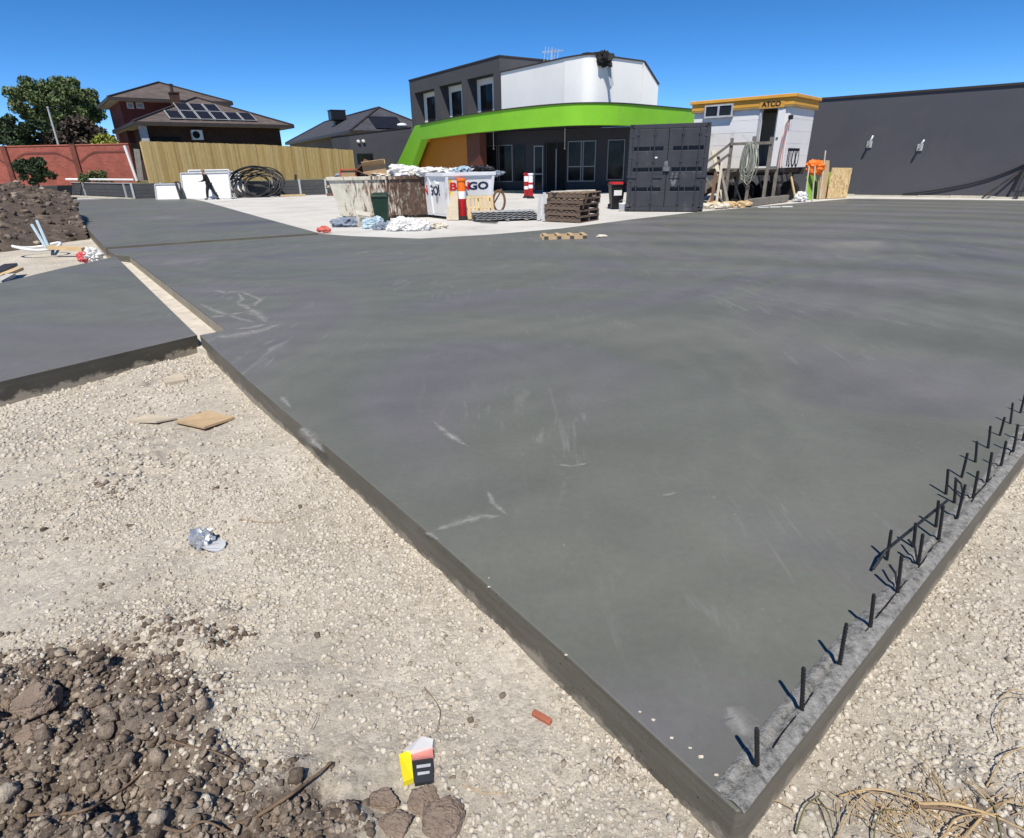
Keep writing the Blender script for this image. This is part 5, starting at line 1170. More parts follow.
post('red and white barrier post left of its twin by the glass door', 526.5, 197.5, 172.5, .13, ((.28,'plastic_red'),(.42,'letter_white'),(.62,'plastic_red'),(.86,'letter_white'),(1,'plastic_red')), 'barrier posts on the apron')
post('white topped red barrier post right of its twin by the glass door', 530.8, 198, 172.8, .12, ((.34,'plastic_red'),(.5,'letter_white'),(.60,'plastic_red'),(1,'letter_white')), 'barrier posts on the apron')
# plywood piece and pallet leaning on the white skip
sheet('plywood_sheet', (446.5,219.8), (458.5,220), (446.5,192.5), (457.5,191.5), .3, .02, M_PLYG, 'weathered plywood leaning on the white skip left of the barrier post', 'board')
def pallet(name, label, loc, rz, Lp=1.17, Wp=1.17, tilt=None, m=M_PALLET, md=None, group=None):
    t = thing(name, label, 'pallet', loc, rz, group); R = tilt or Matrix.Identity(4); md = md or m
    for i in range(7):
        mb = MB(); x = -Lp/2 + i*(Lp-.10)/6; mb.box(x, x+.10+random.uniform(-.01,.01), -Wp/2, Wp/2, .118, .138, R); obj('deck_board', mb, m, t)
    for y in (-Wp/2+.02, -.0225, Wp/2-.065):
        mb = MB(); mb.box(-Lp/2, Lp/2, y, y+.045, .022, .117, R); obj('bearer', mb, md, t)
    for i in range(3):
        mb = MB(); x = -Lp/2 + i*(Lp-.12)/2; mb.box(x, x+.12, -Wp/2, Wp/2, 0, .02, R); obj('base_board', mb, md, t)
    return t
p = G(481,219.5); tl = Matrix.Rotation(math.radians(74),4,'X') @ Matrix.Translation((0,.35,0))
pallet('leaning_pallet', 'pale yellow timber pallet leaning under the red and navy lettering', (p.x,p.y+.05,0), math.radians(14), .86, .72, tl, MT['pine_pale'], MT['skip_cream'])
# hose loop
p = G(499,212); hl = MB(); c = V(499,201,p.y); 
for k in range(3):
    hl.tube([c + Vector((.20*math.cos(t)*(1+.06*k), .05*k + .1*math.sin(t), .34*math.sin(t)*(1+.04*k))) for t in np.linspace(0, 2*PI, 22)[:-1]], .03, 6, closed=True)
hl.tube([c+Vector((-.2,0,-.1)), c+Vector((.02,0,.25)), c+Vector((.1,0,.42))], .03, 6)
single('hose_loop', hl, MT['brown_sheet'], 'dark brown hose looped upright beside the white skip', 'hose', (p.x,p.y,0), smooth=True)
# stack of grey sheets on the apron
A = G(483,222.5); B = G(526,217); t = thing('sheet_stack', 'stack of grey corrugated sheets lying flat on the apron', 'sheet stack', tuple((A+B)/2), .16)
L_ = (B-A).length*.92
for k in range(5):
    mb = MB(); n = 22; dx_ = random.uniform(-.08,.08); vs = []; fs = []
    for i in range(n+1):
        x = -L_/2 + L_*i/n; z = .05+.05*k + (.022 if i % 2 else 0)
        for y in (-.42+.03*k, .42): vs += [(x+dx_, y, z), (x+dx_, y, z-.008)]
    for i in range(n): a = 4*i; fs += [(a,a+4,a+6,a+2),(a+1,a+3,a+7,a+5),(a,a+1,a+5,a+4),(a+2,a+6,a+7,a+3)]
    mb.add(vs, fs); obj('sheet', mb, MT['galvanised'] if k > 1 else MT['plaster_grey'], t)
mb = MB()
for x in (-.6,.0,.6): mb.box(x-.05,x+.05,-.5,.5,0,.045)
obj('bearer', mb, MT['grey_timber'], t)
a_, b_ = G(480,222.2), G(497,222.8); mb = MB(); mb.beam(a_+Vector((0,0,.03)), b_+Vector((0,0,.03)), .14, .05); single('steel_channel', mb, MT['steel_dark'], 'dark flat bar lying left of the grey sheet stack', 'bar', tuple(a_))
# pallet stack, each pallet its own thing
pc = G(575,222.3); ptop = V(575,191.5,pc.y+.3).z; rzs = math.radians(-33); print('pallet stack', ptop)
n_p = 5; hp_ = (ptop+.0)/n_p; pcen = Vector((pc.x, pc.y+.72, 0))
labs = ['bottom timber pallet of the stack on the apron edge', 'second timber pallet from the bottom of the stack', 'middle timber pallet of the stack', 'second timber pallet from the top of the stack', 'topmost timber pallet of the stack, with loose boards on it']
for i in range(n_p):
    q = pallet('timber_pallet', labs[i], (pcen.x+random.uniform(-.05,.05), pcen.y+random.uniform(-.03,.03), -.018+i*hp_), rzs+random.uniform(-.07,.07), 1.22, 1.22, Matrix.Diagonal((1,1,hp_/.140,1)), M_PALLET if i > 2 else M_PALLETD, M_PALLETD, 'stack of timber pallets')
for i, (dx_, dy_, r_, L_, w_, lb) in enumerate(((-.15,-.1,.4,1.1,.22,'wide pale board lying on the pallet stack'),(.25,.2,.1,.9,.14,'narrow pale board lying on the pallet stack'))):
    mb = MB(); M = Matrix.Translation((pcen.x+dx_, pcen.y+dy_, ptop-.015+.001*i)) @ Matrix.Rotation(r_,4,'Z'); mb.box(-L_/2,L_/2,-w_/2,w_/2,0,.03,M); single('loose_board', mb, MT['cardboard_pale'], lb, 'board', tuple(M.translation))
for i, (pb, pt, lb) in enumerate((((538.5,220.5),(540.5,194),'left grey steel bracket leaning on the pallet stack'), ((543.8,221),(544.5,192.5),'right grey steel bracket leaning on the pallet stack'))):
    lean('steel_bracket', pb, pt, .15, .10, .03, MT['plaster_grey'], lb, 'bracket', 'steel brackets by the pallets', (0,1,0))
# bags and papers on the apron before the skips
def bag(px, py, r, scl, m, label, seed, n=3, spread=.25, cat='bag', name='rubbish_bag'):
    p = G(px, py); mb = MB()
    for k in range(n): mb.ball((p.x+spread*(k-(n-1)/2), p.y+random.uniform(-.08,.08), r*scl[2]*.55), r*random.uniform(.85,1.15), 4, scl, .45, seed+k, freq=1.3, crease=.34)
    return single(name, mb, m, label, cat, (p.x,p.y,0))
bag(353,226, .22, (1.4,.9,.65), MT['plastic_bluegrey'], 'blue grey rubbish bags on the apron left of the green bin', 101, 3, .3)
bag(372.5,227.5, .19, (1.1,.9,.9), MT['pvc_blue'], 'pale blue bag at the left foot of the green bin', 111, 2, .18)
bag(386,229, .17, (1.3,.8,.7), MT['plastic_bluegrey'], 'dark blue grey bag in front of the green bin', 115, 2, .22)
bag(409,230, .21, (1.2,.9,.9), MT['plastic_sheet'], 'crumpled white plastic bags on the apron before the rusty skip', 121, 4, .24)
bag(432,228, .16, (1.3,.9,.55), MT['cardboard_pale'], 'pale torn paper sack right of the white plastic bags', 131, 3, .26)
bag(340.5,225, .13, (1.2,.8,.9), MT['cardboard_pale'], 'small pale paper bundle at the left end of the bags', 135, 2, .12)
p = G(363,226); crate('cardboard_box', (p.x,p.y+.05,-.0), .42,.3,.26,.5, MT['cardboard_pale'], 'white cardboard box among the bags left of the green bin', 'cardboard box', (.3,.2))
# ================================================================== BACKGROUND LEFT
# retaining wall: grey sleepers between galvanised posts
rw = thing('retaining_wall', 'low dark grey sleeper retaining wall with pale steel posts', 'retaining wall', tuple(RW1), 0)
def bay(a, b, zt, first=True, post=True):
    d = (b-a).normalized(); nrm = Vector((-d.y,d.x,0)); mb = MB(); nz = 5; hz = (zt+.05)/nz
    for k in range(nz): mb.beam(a + nrm*.06 + Vector((0,0,-.05+hz*(k+.5))), b + nrm*.06 + Vector((0,0,-.05+hz*(k+.5))), .075, hz-.012)
    obj('sleeper_bay', mb, MT['sleeper_grey'], rw, True)
    if post: mb = MB(); mb.beam(a + Vector((0,0,-.1)), a + Vector((0,0,zt+.04)), .10, .12, up=d); obj('post', mb, MT['galvanised'], rw, True)
def xz(px, a, b):
    F_ = Fac(a, b); s, _ = F_.hit(px, 190); return F_.w(s)
l1 = [G(-40,190.6), xz(42,RW0,RW1), xz(84.5,RW0,RW1), xz(125,RW0,RW1), RW1]
for a_, b_ in zip(l1[:-1], l1[1:]): bay(a_, b_, .92)
N = 8; l2 = [RW1.lerp(RW2, i/N) for i in range(N+1)]
for a_, b_ in zip(l2[:-1], l2[1:]): bay(a_, b_, .92)
mb = MB(); mb.beam(l1[1]+Vector((0,.05,.945)), RW1+Vector((0,.05,.945)), .13, .04); obj('capping', mb, MT['galvanised'], rw, True)
mb = MB(); mb.beam(G(44,195.3)+Vector((0,-.12,.05)), RW1+Vector((0,-.15,.05)), .25, .1); kind(obj('kerb', mb, MT['pale_timber']), 'structure')
# timber paling fence on the bank
FA, FBp, FC = V(149.5,178.6,42.6), V(270,177.6,47.5), V(354.5,167,52.0)
tops = [V(143.8,141,42.6).z, V(270,144.6,47.5).z, V(354.5,150,52).z]; bots = [.86, .86, .8]; print('fence', tops, FA.z, FBp.z)
pf = thing('paling_fence', 'tall yellowish timber paling fence standing on the bank above the retaining wall', 'fence', (FA.x,FA.y,.86))
def seg(a, b, t0, t1, b0, b1):
    d = Vector((b.x-a.x,b.y-a.y,0)); L_ = d.length; d.normalize(); nrm = Vector((-d.y,d.x,0)); n_ = int(L_/.115); mb = MB()
    ang = math.atan2(d.y,d.x)
    for i in range(n_):
        k = (i+.5)/n_; o_ = Vector((a.x,a.y,0)) + d*(L_*k); M = Matrix.Translation(o_) @ Matrix.Rotation(ang,4,'Z'); j = .012 if i % 2 else 0
        mb.box(-.064+.0*j,.064,-.012-j,.003-j, b0+(b1-b0)*k, t0+(t1-t0)*k+random.uniform(-.015,.015), M)
    obj('palings', mb, M_PALING, pf, True); mb = MB()
    for f_ in (.15,.5,.85): mb.beam(Vector((a.x,a.y,b0+(t0-b0)*f_))+nrm*.06, Vector((b.x,b.y,b1+(t1-b1)*f_))+nrm*.06, .045, .09)
    obj('rails', mb, M_PALING, pf, True)
    for i in range(int(L_/2.4)+1):
        k = min(1, i*2.4/L_); p_ = Vector((a.x,a.y,0)) + d*(L_*k) + nrm*.14; mb = MB(); mb.box(p_.x-.05,p_.x+.05,p_.y-.05,p_.y+.05,b0+(b1-b0)*k-.1,t0+(t1-t0)*k-.05); obj('post', mb, M_PALING, pf, True)
seg(FA, FBp, tops[0], tops[1], bots[0], bots[1]); seg(FBp, FC, tops[1], tops[2], bots[1], bots[2])
# open timber end frame left of the fence
ef = thing('fence_end_frame', 'open timber end post with a leaning pale board left of the paling fence', 'fence post', (V(138,178,43).x, 43, .86))
mb = MB(); a_, b_ = V(150,180,42.8), V(142.5,141,42.8); mb.beam(a_, b_, .14, .12); obj('end_post', mb, MT['pale_timber'], ef, True)
mb = MB(); a_, b_ = V(141,180,43), V(136.5,149,43); mb.beam(a_, b_, .38, .04, up=(0,1,0)); obj('end_board', mb, MT['grey_timber'], ef, True)
a_, b_ = V(137,181,43.5), V(124.5,145.5,43.5); mb = MB(); mb.tube([a_, b_], .09, 8); single('leaning_pole', mb, MT['plastic_white'], 'white pole at the right end of the red brick wall', 'pole', (a_.x,a_.y,.86))
# red brick wall with piers and curved courses
BA, BB = V(-60,182,47.5), V(137,180,46.0); BF = Fac(BA, BB); bz = BF.hit(70,145.5)[1]; print('brick wall', bz, BF.L)
bw = thing('brick_wall', 'red brick garden wall with piers and curved soldier courses', 'wall', (BF.A.x,BF.A.y,.86), BF.ang)
mb = MB(); mb.box(0, BF.L, 0, .23, -.1, bz-.86); obj('brickwork', mb, M_BRICKRED, bw)
px_p = [BF.hit(8,160)[0], BF.hit(77,160)[0]]; sp_p = px_p[1]-px_p[0]
dk = brick('soldier_brick', (.13,.035,.025), (.17,.05,.035), (.15,.07,.05), .08, .23)
prs = [px_p[0]-sp_p, px_p[0], px_p[1]]
for x in prs: mb = MB(); mb.box(x-.19, x+.19, -.14, -.002, -.1, bz-.80); obj('pier', mb, dk, bw)
cp = MB(); cp.box(-.05, BF.L+.02, -.05, .28, bz-.858, bz-.79); obj('coping', cp, brick('coping_brick', (.36,.10,.06), (.42,.13,.08), (.3,.15,.1)), bw)
for x in prs:
    mb = MB(); x0, x1 = x+.25, x+sp_p-.25; top = bz-.86-.45; pts = []
    for k in range(17):
        s = k/16; z = top - .95*max(0, abs(s-.5)*2-.42)**1.6*1.6; pts.append(Vector((x0+(x1-x0)*s, -.012, z)))
    for a_, b_ in zip(pts[:-1], pts[1:]):
        if b_.x < BF.L-.1: mb.beam(a_, b_, .03, .12, up=(0,0,1))
    obj('curved_course', mb, dk, bw)
mb = MB(); a_, b_ = V(66,179.3,45), V(134,179.8,44.5); mb.tube([a_, b_], .07, 6); single('pale_pipe', mb, MT['plastic_white'], 'long pale pipe lying along the top of the retaining wall', 'pipe', tuple(a_))
# street lamp behind
lp = V(60,150,56); lt_ = V(48.5,108,56); lm = thing('metal_pole', 'slender pale metal pole standing before the big tree', 'pole', (lp.x,lp.y,0.8)); ht = lt_.z-.8
mb = MB(); mb.tube([(0,0,0),(0,0,ht)], [.11,.07], 8); obj('pole', mb, MT['galvanised'], lm); mb = MB(); mb.lathe([(.10,0),(.10,.06),(.03,.1)], 8, (0,0,ht+.001)); obj('cap', mb, MT['galvanised'], lm)
# ---- trees
def tree(name, label, base, h, rx, rz_, cz, m_leaf, nclump, per, leaf, seed, trunk_r=.3, limbs=7, bark='bark', cat='tree', open_=.5, group=None, flat=1.0):
    rs = np.random.RandomState(seed); t = thing(name, label, cat, tuple(base), 0, group)
    C = []
    while len(C) < nclump:
        p = rs.uniform(-1, 1, 3); d = np.linalg.norm(p)
        if d > 1 or d < open_*rs.rand(): continue
        if p[2] < -.55 and rs.rand() < .6: continue
        C.append((p[0]*rx, p[1]*rx, cz + p[2]*rz_))
    C = np.array(C); mb = MB(); mb.tube([(0,0,-.2),(0,0,cz*.35),(.1*rx*.3,0,cz*.7)], [trunk_r,trunk_r*.8,trunk_r*.55], 8)
    for i in range(limbs):
        c = C[rs.randint(len(C))]; z0 = cz*rs.uniform(.3,.65); mb.tube([(0,0,z0),(c[0]*.45,c[1]*.45,z0+(c[2]-z0)*.6),tuple(c)], [trunk_r*.5,trunk_r*.3,trunk_r*.1], 6)
    obj('trunk', mb, MT[bark], t)
    n = nclump*per; cr_ = rx*.26*(30/nclump)**.33
    o_ = rs.normal(size=(n,3)); o_ /= np.linalg.norm(o_,axis=1)[:,None]; o_ *= (rs.rand(n,1)**.45)*cr_*np.array([1.15,1.15,.8*flat])*rs.uniform(.7,1.25,(nclump,1)).repeat(per,0)
    c = C.repeat(per,0) + o_; a = rs.normal(size=(n,3)); a /= np.linalg.norm(a,axis=1)[:,None]; b = np.cross(a, rs.normal(size=(n,3))); b /= np.linalg.norm(b,axis=1)[:,None]
    s = leaf*rs.uniform(.6,1.3,(n,1)); v = np.stack([c-a*s-b*s*.35, c+b*s*.55, c+a*s-b*s*.2, c-b*s*.6], 1).reshape(-1,3)
    f = np.arange(n*4).reshape(n,4); me = bpy.data.meshes.new('crown'); np_mesh(me, v, f); me.materials.append(m_leaf); o = bpy.data.objects.new('crown', me); COL.objects.link(o); o.parent = t
    return t
LF = leaf_mat('leaf_mid', [(0,(.045,.075,.025)),(.5,(.09,.13,.045)),(.85,(.14,.18,.065)),(1,(.22,.24,.11))]); LFD = leaf_mat('leaf_dark', [(0,(.012,.028,.012)),(.6,(.03,.055,.02)),(1,(.055,.085,.03))])
LFY = leaf_mat('leaf_yellow', [(0,(.14,.17,.02)),(.6,(.26,.28,.04)),(1,(.36,.36,.08))]); LFP = leaf_mat('leaf_purple', [(0,(.03,.022,.02)),(.6,(.06,.045,.035)),(1,(.09,.075,.045))])
Yt = 74; bt = V(58,146,Yt); tt_ = V(57,74,Yt); wd = abs(V(110,120,Yt).x - V(9,120,Yt).x)
tree('spreading_tree', 'large spreading green tree behind the red brick wall', (bt.x+1.2,Yt,.8), tt_.z, wd/2*.76, (tt_.z-V(57,140,Yt).z)/2*.86, (tt_.z+V(57,140,Yt).z)/2-.8, LF, 95, 280, .19, 3, .42, 14, 'bark_pale', open_=.9)
Yt = 78; bt = V(4,146,Yt); tp_ = V(4,118,Yt); tree('leafy_tree', 'smaller dark tree at the left edge beyond the brick wall', (bt.x-1,Yt,.8), tp_.z, 2.6, 1.7, tp_.z-.8-1.6, LFD, 22, 160, .25, 4, .2, 5)
Yt = 60; bt = V(78,146,Yt); tp_ = V(78,124,Yt); tree('purple_tree', 'dull purple brown tree below the big tree, over the brick wall', (bt.x,Yt,.8), tp_.z, 2.6, 1.3, tp_.z-.8-1.2, LFP, 26, 150, .2, 5, .15, 5)
Yt = 58; bt = V(37,146,Yt); tp_ = V(37,112,Yt); tree('leafy_tree', 'mid green bushy tree left of the slender pole', (bt.x,Yt,.8), tp_.z, 1.9, 1.9, tp_.z-.8-1.9, LFD, 26, 150, .2, 6, .15, 5)
Yt = 49.5; bt = V(107,146,Yt); tp_ = V(107,133.5,Yt); tree('yellow_shrub', 'yellow green shrub over the brick wall beside the house', (bt.x,Yt,.8), tp_.z, 1.15, .75, tp_.z-.8-.7, LFY, 18, 130, .13, 7, .08, 4, cat='shrub')
Yt = 44.6; bt = V(38,183,Yt); tp_ = V(34,157,Yt); tree('conifer_bush', 'rounded dark green bush before the red brick wall', (bt.x,Yt,.86), tp_.z, 1.15, (tp_.z-.86)/2, (tp_.z-.86)/2+.05, LFD, 30, 170, .10, 8, .08, 4, cat='bush', open_=.3)
Yt = 45.4; bt = V(97,182,Yt); tree('low_shrub', 'low weedy shrub at the foot of the brick wall', (bt.x,Yt,.86), 1.5, .9, .35, .4, LF, 14, 90, .09, 9, .04, 3, cat='shrub')
# ---- white panels, boards, coil of pipe
def lean_sheet(pl, pr, ptl, ptr, Y, th, m, label, name='white_panel', cat='panel', dY=.5, group=None):
    a, b = V(*pl, Y), V(*pr, Y); a.z = max(a.z, -.02) if a.z > -.3 else -.02; b.z = a.z
    return None
gp = 'white wall panels leaning on the retaining wall'
t = thing('white_sheet', 'largest white wall panel, behind the walking person', 'panel', tuple(G(205,199)), 0, gp)
a, b = G(184,199.6), G(231.5,198.6); hgt = V(205,173,a.y+.4).z
def panel_thing(t, a, b, hgt, leanY, m, edge):
    d = (b-a).normalized(); nrm = Vector((-d.y,d.x,0)); c, e = a + nrm*leanY + Vector((0,0,hgt)), b + nrm*leanY + Vector((0,0,hgt)); up = (c-a).normalized(); off = d.cross(up).normalized()
    mb = MB(); mb.add([a,b,e,c,a-off*.08,b-off*.08,e-off*.08,c-off*.08], [(0,1,2,3),(7,6,5,4),(0,4,5,1),(1,5,6,2),(2,6,7,3),(3,7,4,0)]); obj('panel_face', mb, m, t, True)
    mb = MB(); w_ = .07
    for p_, q_ in ((a,c),(b,e),(c,e),(a,b)): mb.beam(p_+off*.03, q_+off*.03, w_, .05, up=off)
    obj('panel_edge', mb, edge, t, True)
panel_thing(t, a, b, hgt, .35, MT['white_panel'], MT['plaster_grey'])
t = thing('white_sheet', 'white wall panel standing behind the largest panel, against the fence', 'panel', tuple(G(215,196)), 0, gp)
a, b = G(193,196.6), G(233,195.6); panel_thing(t, a, b, V(213,170,a.y+.3).z, .25, MT['white_panel'], MT['white_panel'])
t = thing('white_sheet', 'low white panel left of the largest panel', 'panel', tuple(G(167,199.8)), 0, gp)
a, b = G(157,200.4), G(181,200); panel_thing(t, a, b, V(167,184.2,a.y+.2).z, .2, MT['white_panel'], MT['plaster_grey'])
t = thing('white_sheet', 'narrow white panel tilted beside the black pipe coil', 'panel', tuple(G(236,197)), 0, gp)
a, b = G(234,197.5), G(246,197); panel_thing(t, a, b, V(238,172,a.y+.3).z, .6, MT['white_panel'], MT['plaster_grey'])
lean('steel_channel', (182.5,200), (176.5,182), .3, .22, .18, MT['steel_dark'], 'dark steel channel leaning between the two left white panels', 'channel')
cc = G(258,197); coil = MB(); R0 = abs(V(283,185,cc.y).x - V(233,185,cc.y).x)/2
rs = np.random.RandomState(5)
for k in range(13):
    r = R0*rs.uniform(.62,1.0); cx_, cy_ = cc.x + rs.uniform(-.35,.5), cc.y + .1*k*.35; tz = r*.86*rs.uniform(.85,1.0); ph = rs.uniform(-.12,.12)
    coil.tube([Vector((cx_ + r*math.cos(t_), cy_ + .35*math.sin(t_)*rs.uniform(.9,1.1), tz*(1+math.sin(t_+ph*.4))+.02)) for t_ in np.linspace(0, 2*PI, 30)[:-1]], .045, 6, closed=True)
top_c = max(v.z for v in coil.v); kz = V(258,165.3,cc.y).z/top_c
for v in coil.v: v.z *= kz
single('pipe_coil', coil, MT['black_pipe'], 'big loose coil of black pipe leaning before the fence', 'pipe coil', tuple(cc), smooth=True)
# bits by the right end of the retaining wall
gs = 'dark star pickets by the retaining wall'
lean('steel_picket', (296,195), (295.5,174.5), .1, .12, .12, MT['steel_dark'], 'tall dark steel picket standing by the retaining wall', 'picket')
for pl, pr, pt, m, lb in (((287,195),(294,195),182,'steel_dark','dark formwork panel left of the steel picket'), ((299,195),(311,194.5),184,'plaster_grey','pale grey formwork panel right of the steel picket'), ((317,194.5),(333,194),183,'steel_dark','dark formwork panel before the rusty skip')):
    a, b = G(*pl), G(*pr); z = V((pl[0]+pr[0])/2, pt, a.y+.2).z; t = thing('formwork_panel', lb, 'panel', tuple((a+b)/2), 0, 'formwork panels leaning on the retaining wall'); panel_thing(t, a, b, z, .2, MT[m], MT['grey_timber'])
a, b = G(281,196.8), G(305,195.8); mb = MB(); mb.beam(a+Vector((0,0,.06)), b+Vector((0,0,.06)), .2, .1); single('timber_plank', mb, MT['pine_pale'], 'long pale plank lying on the apron by the pipe coil', 'plank', tuple(a))
a, b = G(327,196), G(339,195.6); mb = MB(); mb.beam(a+Vector((0,0,.08)), b+Vector((0,0,.08)), .25, .14); single('timber_plank', mb, MT['brown_sheet'], 'short brown plank lying on the apron left of the rusty skip', 'plank', tuple(a))
# ---- the walking person (dark clothes, forearm held out to the left)
pf_ = G(211,199.3); hp = V(206,169.8,pf_.y).z; sc = hp/1.66
def skin(name, verts, edges, m, parent=None, root=0, levels=1):
    me = bpy.data.meshes.new(name); me.from_pydata([tuple(Vector(v[:3])*sc) for v in verts], edges, []); o = bpy.data.objects.new(name, me); COL.objects.link(o)
    md = o.modifiers.new('skin', 'SKIN'); md.use_smooth_shade = True
    for i, v in enumerate(verts):
        r = v[3]*sc; me.skin_vertices[0].data[i].radius = (r, (v[4] if len(v) > 4 else v[3])*sc); me.skin_vertices[0].data[i].use_root = (i == root)
    s_ = o.modifiers.new('sub', 'SUBSURF'); s_.levels = levels; s_.render_levels = levels; me.materials.append(m)
    if parent: o.parent = parent
    return o
J = dict(pel=(.0,0,.88), waist=(-.03,0,1.02), chest=(-.09,0,1.25), neck=(-.15,0,1.43), head0=(-.19,0,1.50), head1=(-.22,0,1.61),
 ls=(-.11,-.17,1.36), le=(-.12,-.23,1.10), lw=(-.36,-.22,1.04), rs=(-.12,.17,1.36), re=(-.10,.23,1.09), rw=(-.33,.20,1.05),
 lh=(-.02,-.09,.86), lk=(-.14,-.10,.47), la=(-.20,-.10,.08), lt=(-.34,-.11,.04), rh=(.02,.09,.86), rk=(.14,.09,.48), ra=(.40,.09,.12), rt=(.30,.09,.03))
verts = [(*J['pel'],.13,.11),(*J['waist'],.12,.10),(*J['chest'],.145,.11),(*J['neck'],.055),(*J['head0'],.07),(*J['head1'],.095),
 (*J['ls'],.055),(*J['le'],.042),(*J['lw'],.028),(*J['rs'],.055),(*J['re'],.042),(*J['rw'],.028),
 (*J['lh'],.085),(*J['lk'],.058),(*J['la'],.04),(*J['lt'],.035),(*J['rh'],.085),(*J['rk'],.058),(*J['ra'],.04),(*J['rt'],.035)]
edges = [(0,1),(1,2),(2,3),(3,4),(4,5),(2,6),(6,7),(7,8),(2,9),(9,10),(10,11),(0,12),(12,13),(13,14),(14,15),(0,16),(16,17),(17,18),(18,19)]
for w_ in (8, 11):                                   # palms, fingers and thumbs
    x, y, z = verts[w_][:3]; verts.append((x-.07,y,z+.005,.030,.016)); pi = len(verts)-1; edges.append((w_,pi))
    for k in range(4):
        yy_ = y-.027+.018*k; ln = (.06,.075,.07,.052)[k]; verts.append((x-.10,yy_,z+.004,.0085)); verts.append((x-.10-ln*.55,yy_,z-.004,.008)); verts.append((x-.10-ln,yy_,z-.022,.007)); n_ = len(verts); edges += [(pi,n_-3),(n_-3,n_-2),(n_-2,n_-1)]
    verts.append((x-.055,y-.045,z+.012,.010)); verts.append((x-.09,y-.06,z+.008,.009)); n_ = len(verts); edges += [(pi,n_-2),(n_-2,n_-1)]
person = skin('person', verts, edges, MT['skin'], None, 0, 1); person.location = (pf_.x+.05, pf_.y, -.02); tag(person, 'person in dark clothes walking left past the white panels, one forearm held out', 'person')
sv = [(*J['pel'],.165,.16),(*J['waist'],.16,.155),(*J['chest'],.185,.165),(J['neck'][0],0,1.395,.075),(*J['ls'],.085),(*J['le'],.066),(*J['rs'],.085),(*J['re'],.066),(-.33,-.22,1.045,.048),(-.30,.205,1.055,.048)]
skin('shirt', sv, [(0,1),(1,2),(2,3),(2,4),(4,5),(2,6),(6,7),(5,8),(7,9)], MT['cloth_black'], person)
tv = [(J['pel'][0],0,.88,.13,.12),(*J['lh'],.115),(*J['lk'],.088),(-.195,-.10,.10,.072),(*J['rh'],.115),(*J['rk'],.088),(.39,.09,.13,.072)]
skin('trousers', tv, [(0,1),(1,2),(2,3),(0,4),(4,5),(5,6)], MT['cloth_navy'], person)
for q0, q1 in (('la','lt'),('ra','rt')):
    a, b = J[q0], J[q1]; skin('shoe', [(a[0]+.03,a[1],a[2]-.02,.055),(b[0],b[1],b[2]+.01,.048),(b[0]-.06,b[1],b[2],.04)], [(0,1),(1,2)], MT['black_rubber'], person)
mb = MB(); mb.ball((J['head1'][0]*sc+.015, 0, (J['head1'][2]+.03)*sc), .112*sc, 2, (1,.92,.85)); obj('hair', mb, MT['hair_sandy'], person, smooth=True)
mb = MB(); mb.ball((J['head1'][0]*sc-.102*sc, 0, (J['head1'][2]-.015)*sc), .018*sc, 1, (1.3,.8,1.2)); obj('nose', mb, MT['skin'], person, smooth=True)
for sy in (-1, 1):
    mb = MB(); mb.ball((J['head1'][0]*sc-.085*sc, sy*.033*sc, (J['head1'][2]+.008)*sc), .012*sc, 1); obj('eye', mb, MT['letter_black'], person); mb = MB(); mb.ball((J['head1'][0]*sc+.01, sy*.095*sc, (J['head1'][2]-.01)*sc), .024*sc, 1, (1,.5,1.4)); obj('ear', mb, MT['skin'], person)
# ---- things near the left heap
gpipe = 'pale blue pipes on the earth heap'
def zG(px, py): 
    return G(px, py, -.1)
a, b = V(50,251,zG(50,251).y), V(37,221,zG(50,251).y+1.2); mb = MB(); mb.tube([a+Vector((0,0,.03)), b], .035, 6); single('blue_pipe', mb, MT['pvc_blue'], 'longer pale blue pipe propped on the earth heap', 'pipe', tuple(a), group=gpipe)
a, b = V(47,250,zG(50,251).y), V(32,225,zG(50,251).y+1.0); mb = MB(); mb.tube([a+Vector((0,0,.03)), b], .035, 6); single('blue_pipe', mb, MT['pvc_blue'], 'shorter pale blue pipe lying left of the longer one', 'pipe', tuple(a), group=gpipe)
c = zG(39,251); mb = MB(); mb.tube([c + Vector((.48*math.cos(t_), .42*math.sin(t_), .10+.05*math.sin(2*t_))) for t_ in np.linspace(0, 2*PI, 20)[:-1]], .035, 6, closed=True); single('white_hose', mb, MT['plastic_white'], 'loop of white hose at the foot of the pale blue pipes', 'hose', tuple(c), smooth=True)
a, b = zG(50,252.5), zG(84,252); mb = MB(); mb.beam(a+Vector((0,0,.12)), b+Vector((0,0,.06)), .12, .08); single('timber_batten', mb, MT['pine_pale'], 'pale batten lying by the foot of the earth heap', 'batten', tuple(a))
c = zG(92,259); mb = MB(); mb.ball((c.x+.05,c.y,-.02),.15,4,(1.2,.8,.9),.4,3,freq=1.8,crease=.6); bg_ = single('printed_sack', mb, MT['plastic_sheet'], 'white and red sack lying at the corner of the driveway slab', 'sack', (c.x,c.y,-.15)); mb = MB(); mb.ball((-.15,-.05,.10),.11,4,(1,.7,.9),.4,5,freq=1.8,crease=.5); obj('red_end', mb, mat('faded_red', (.60,.10,.11), .6, .2, 6, .1), bg_)
for pa, pb, m, w_, lb in (((-8,282),(13,270),'steel_dark',.2,'dark plank beside the far edge of the driveway slab'), ((-4,285),(21,274.5),'pine_pale',.14,'pale plank beside the far edge of the driveway slab'), ((-2,289),(12,281),'soffit',.16,'whitish plank nearest the driveway slab')):
    a, b = G(*pa,-.1), G(*pb,-.1); mb = MB(); mb.beam(a+Vector((0,0,.10)), b+Vector((0,0,.10)), w_, .05); single('scrap_plank', mb, MT[m], lb, 'plank', tuple(a), group='planks beside the driveway slab')
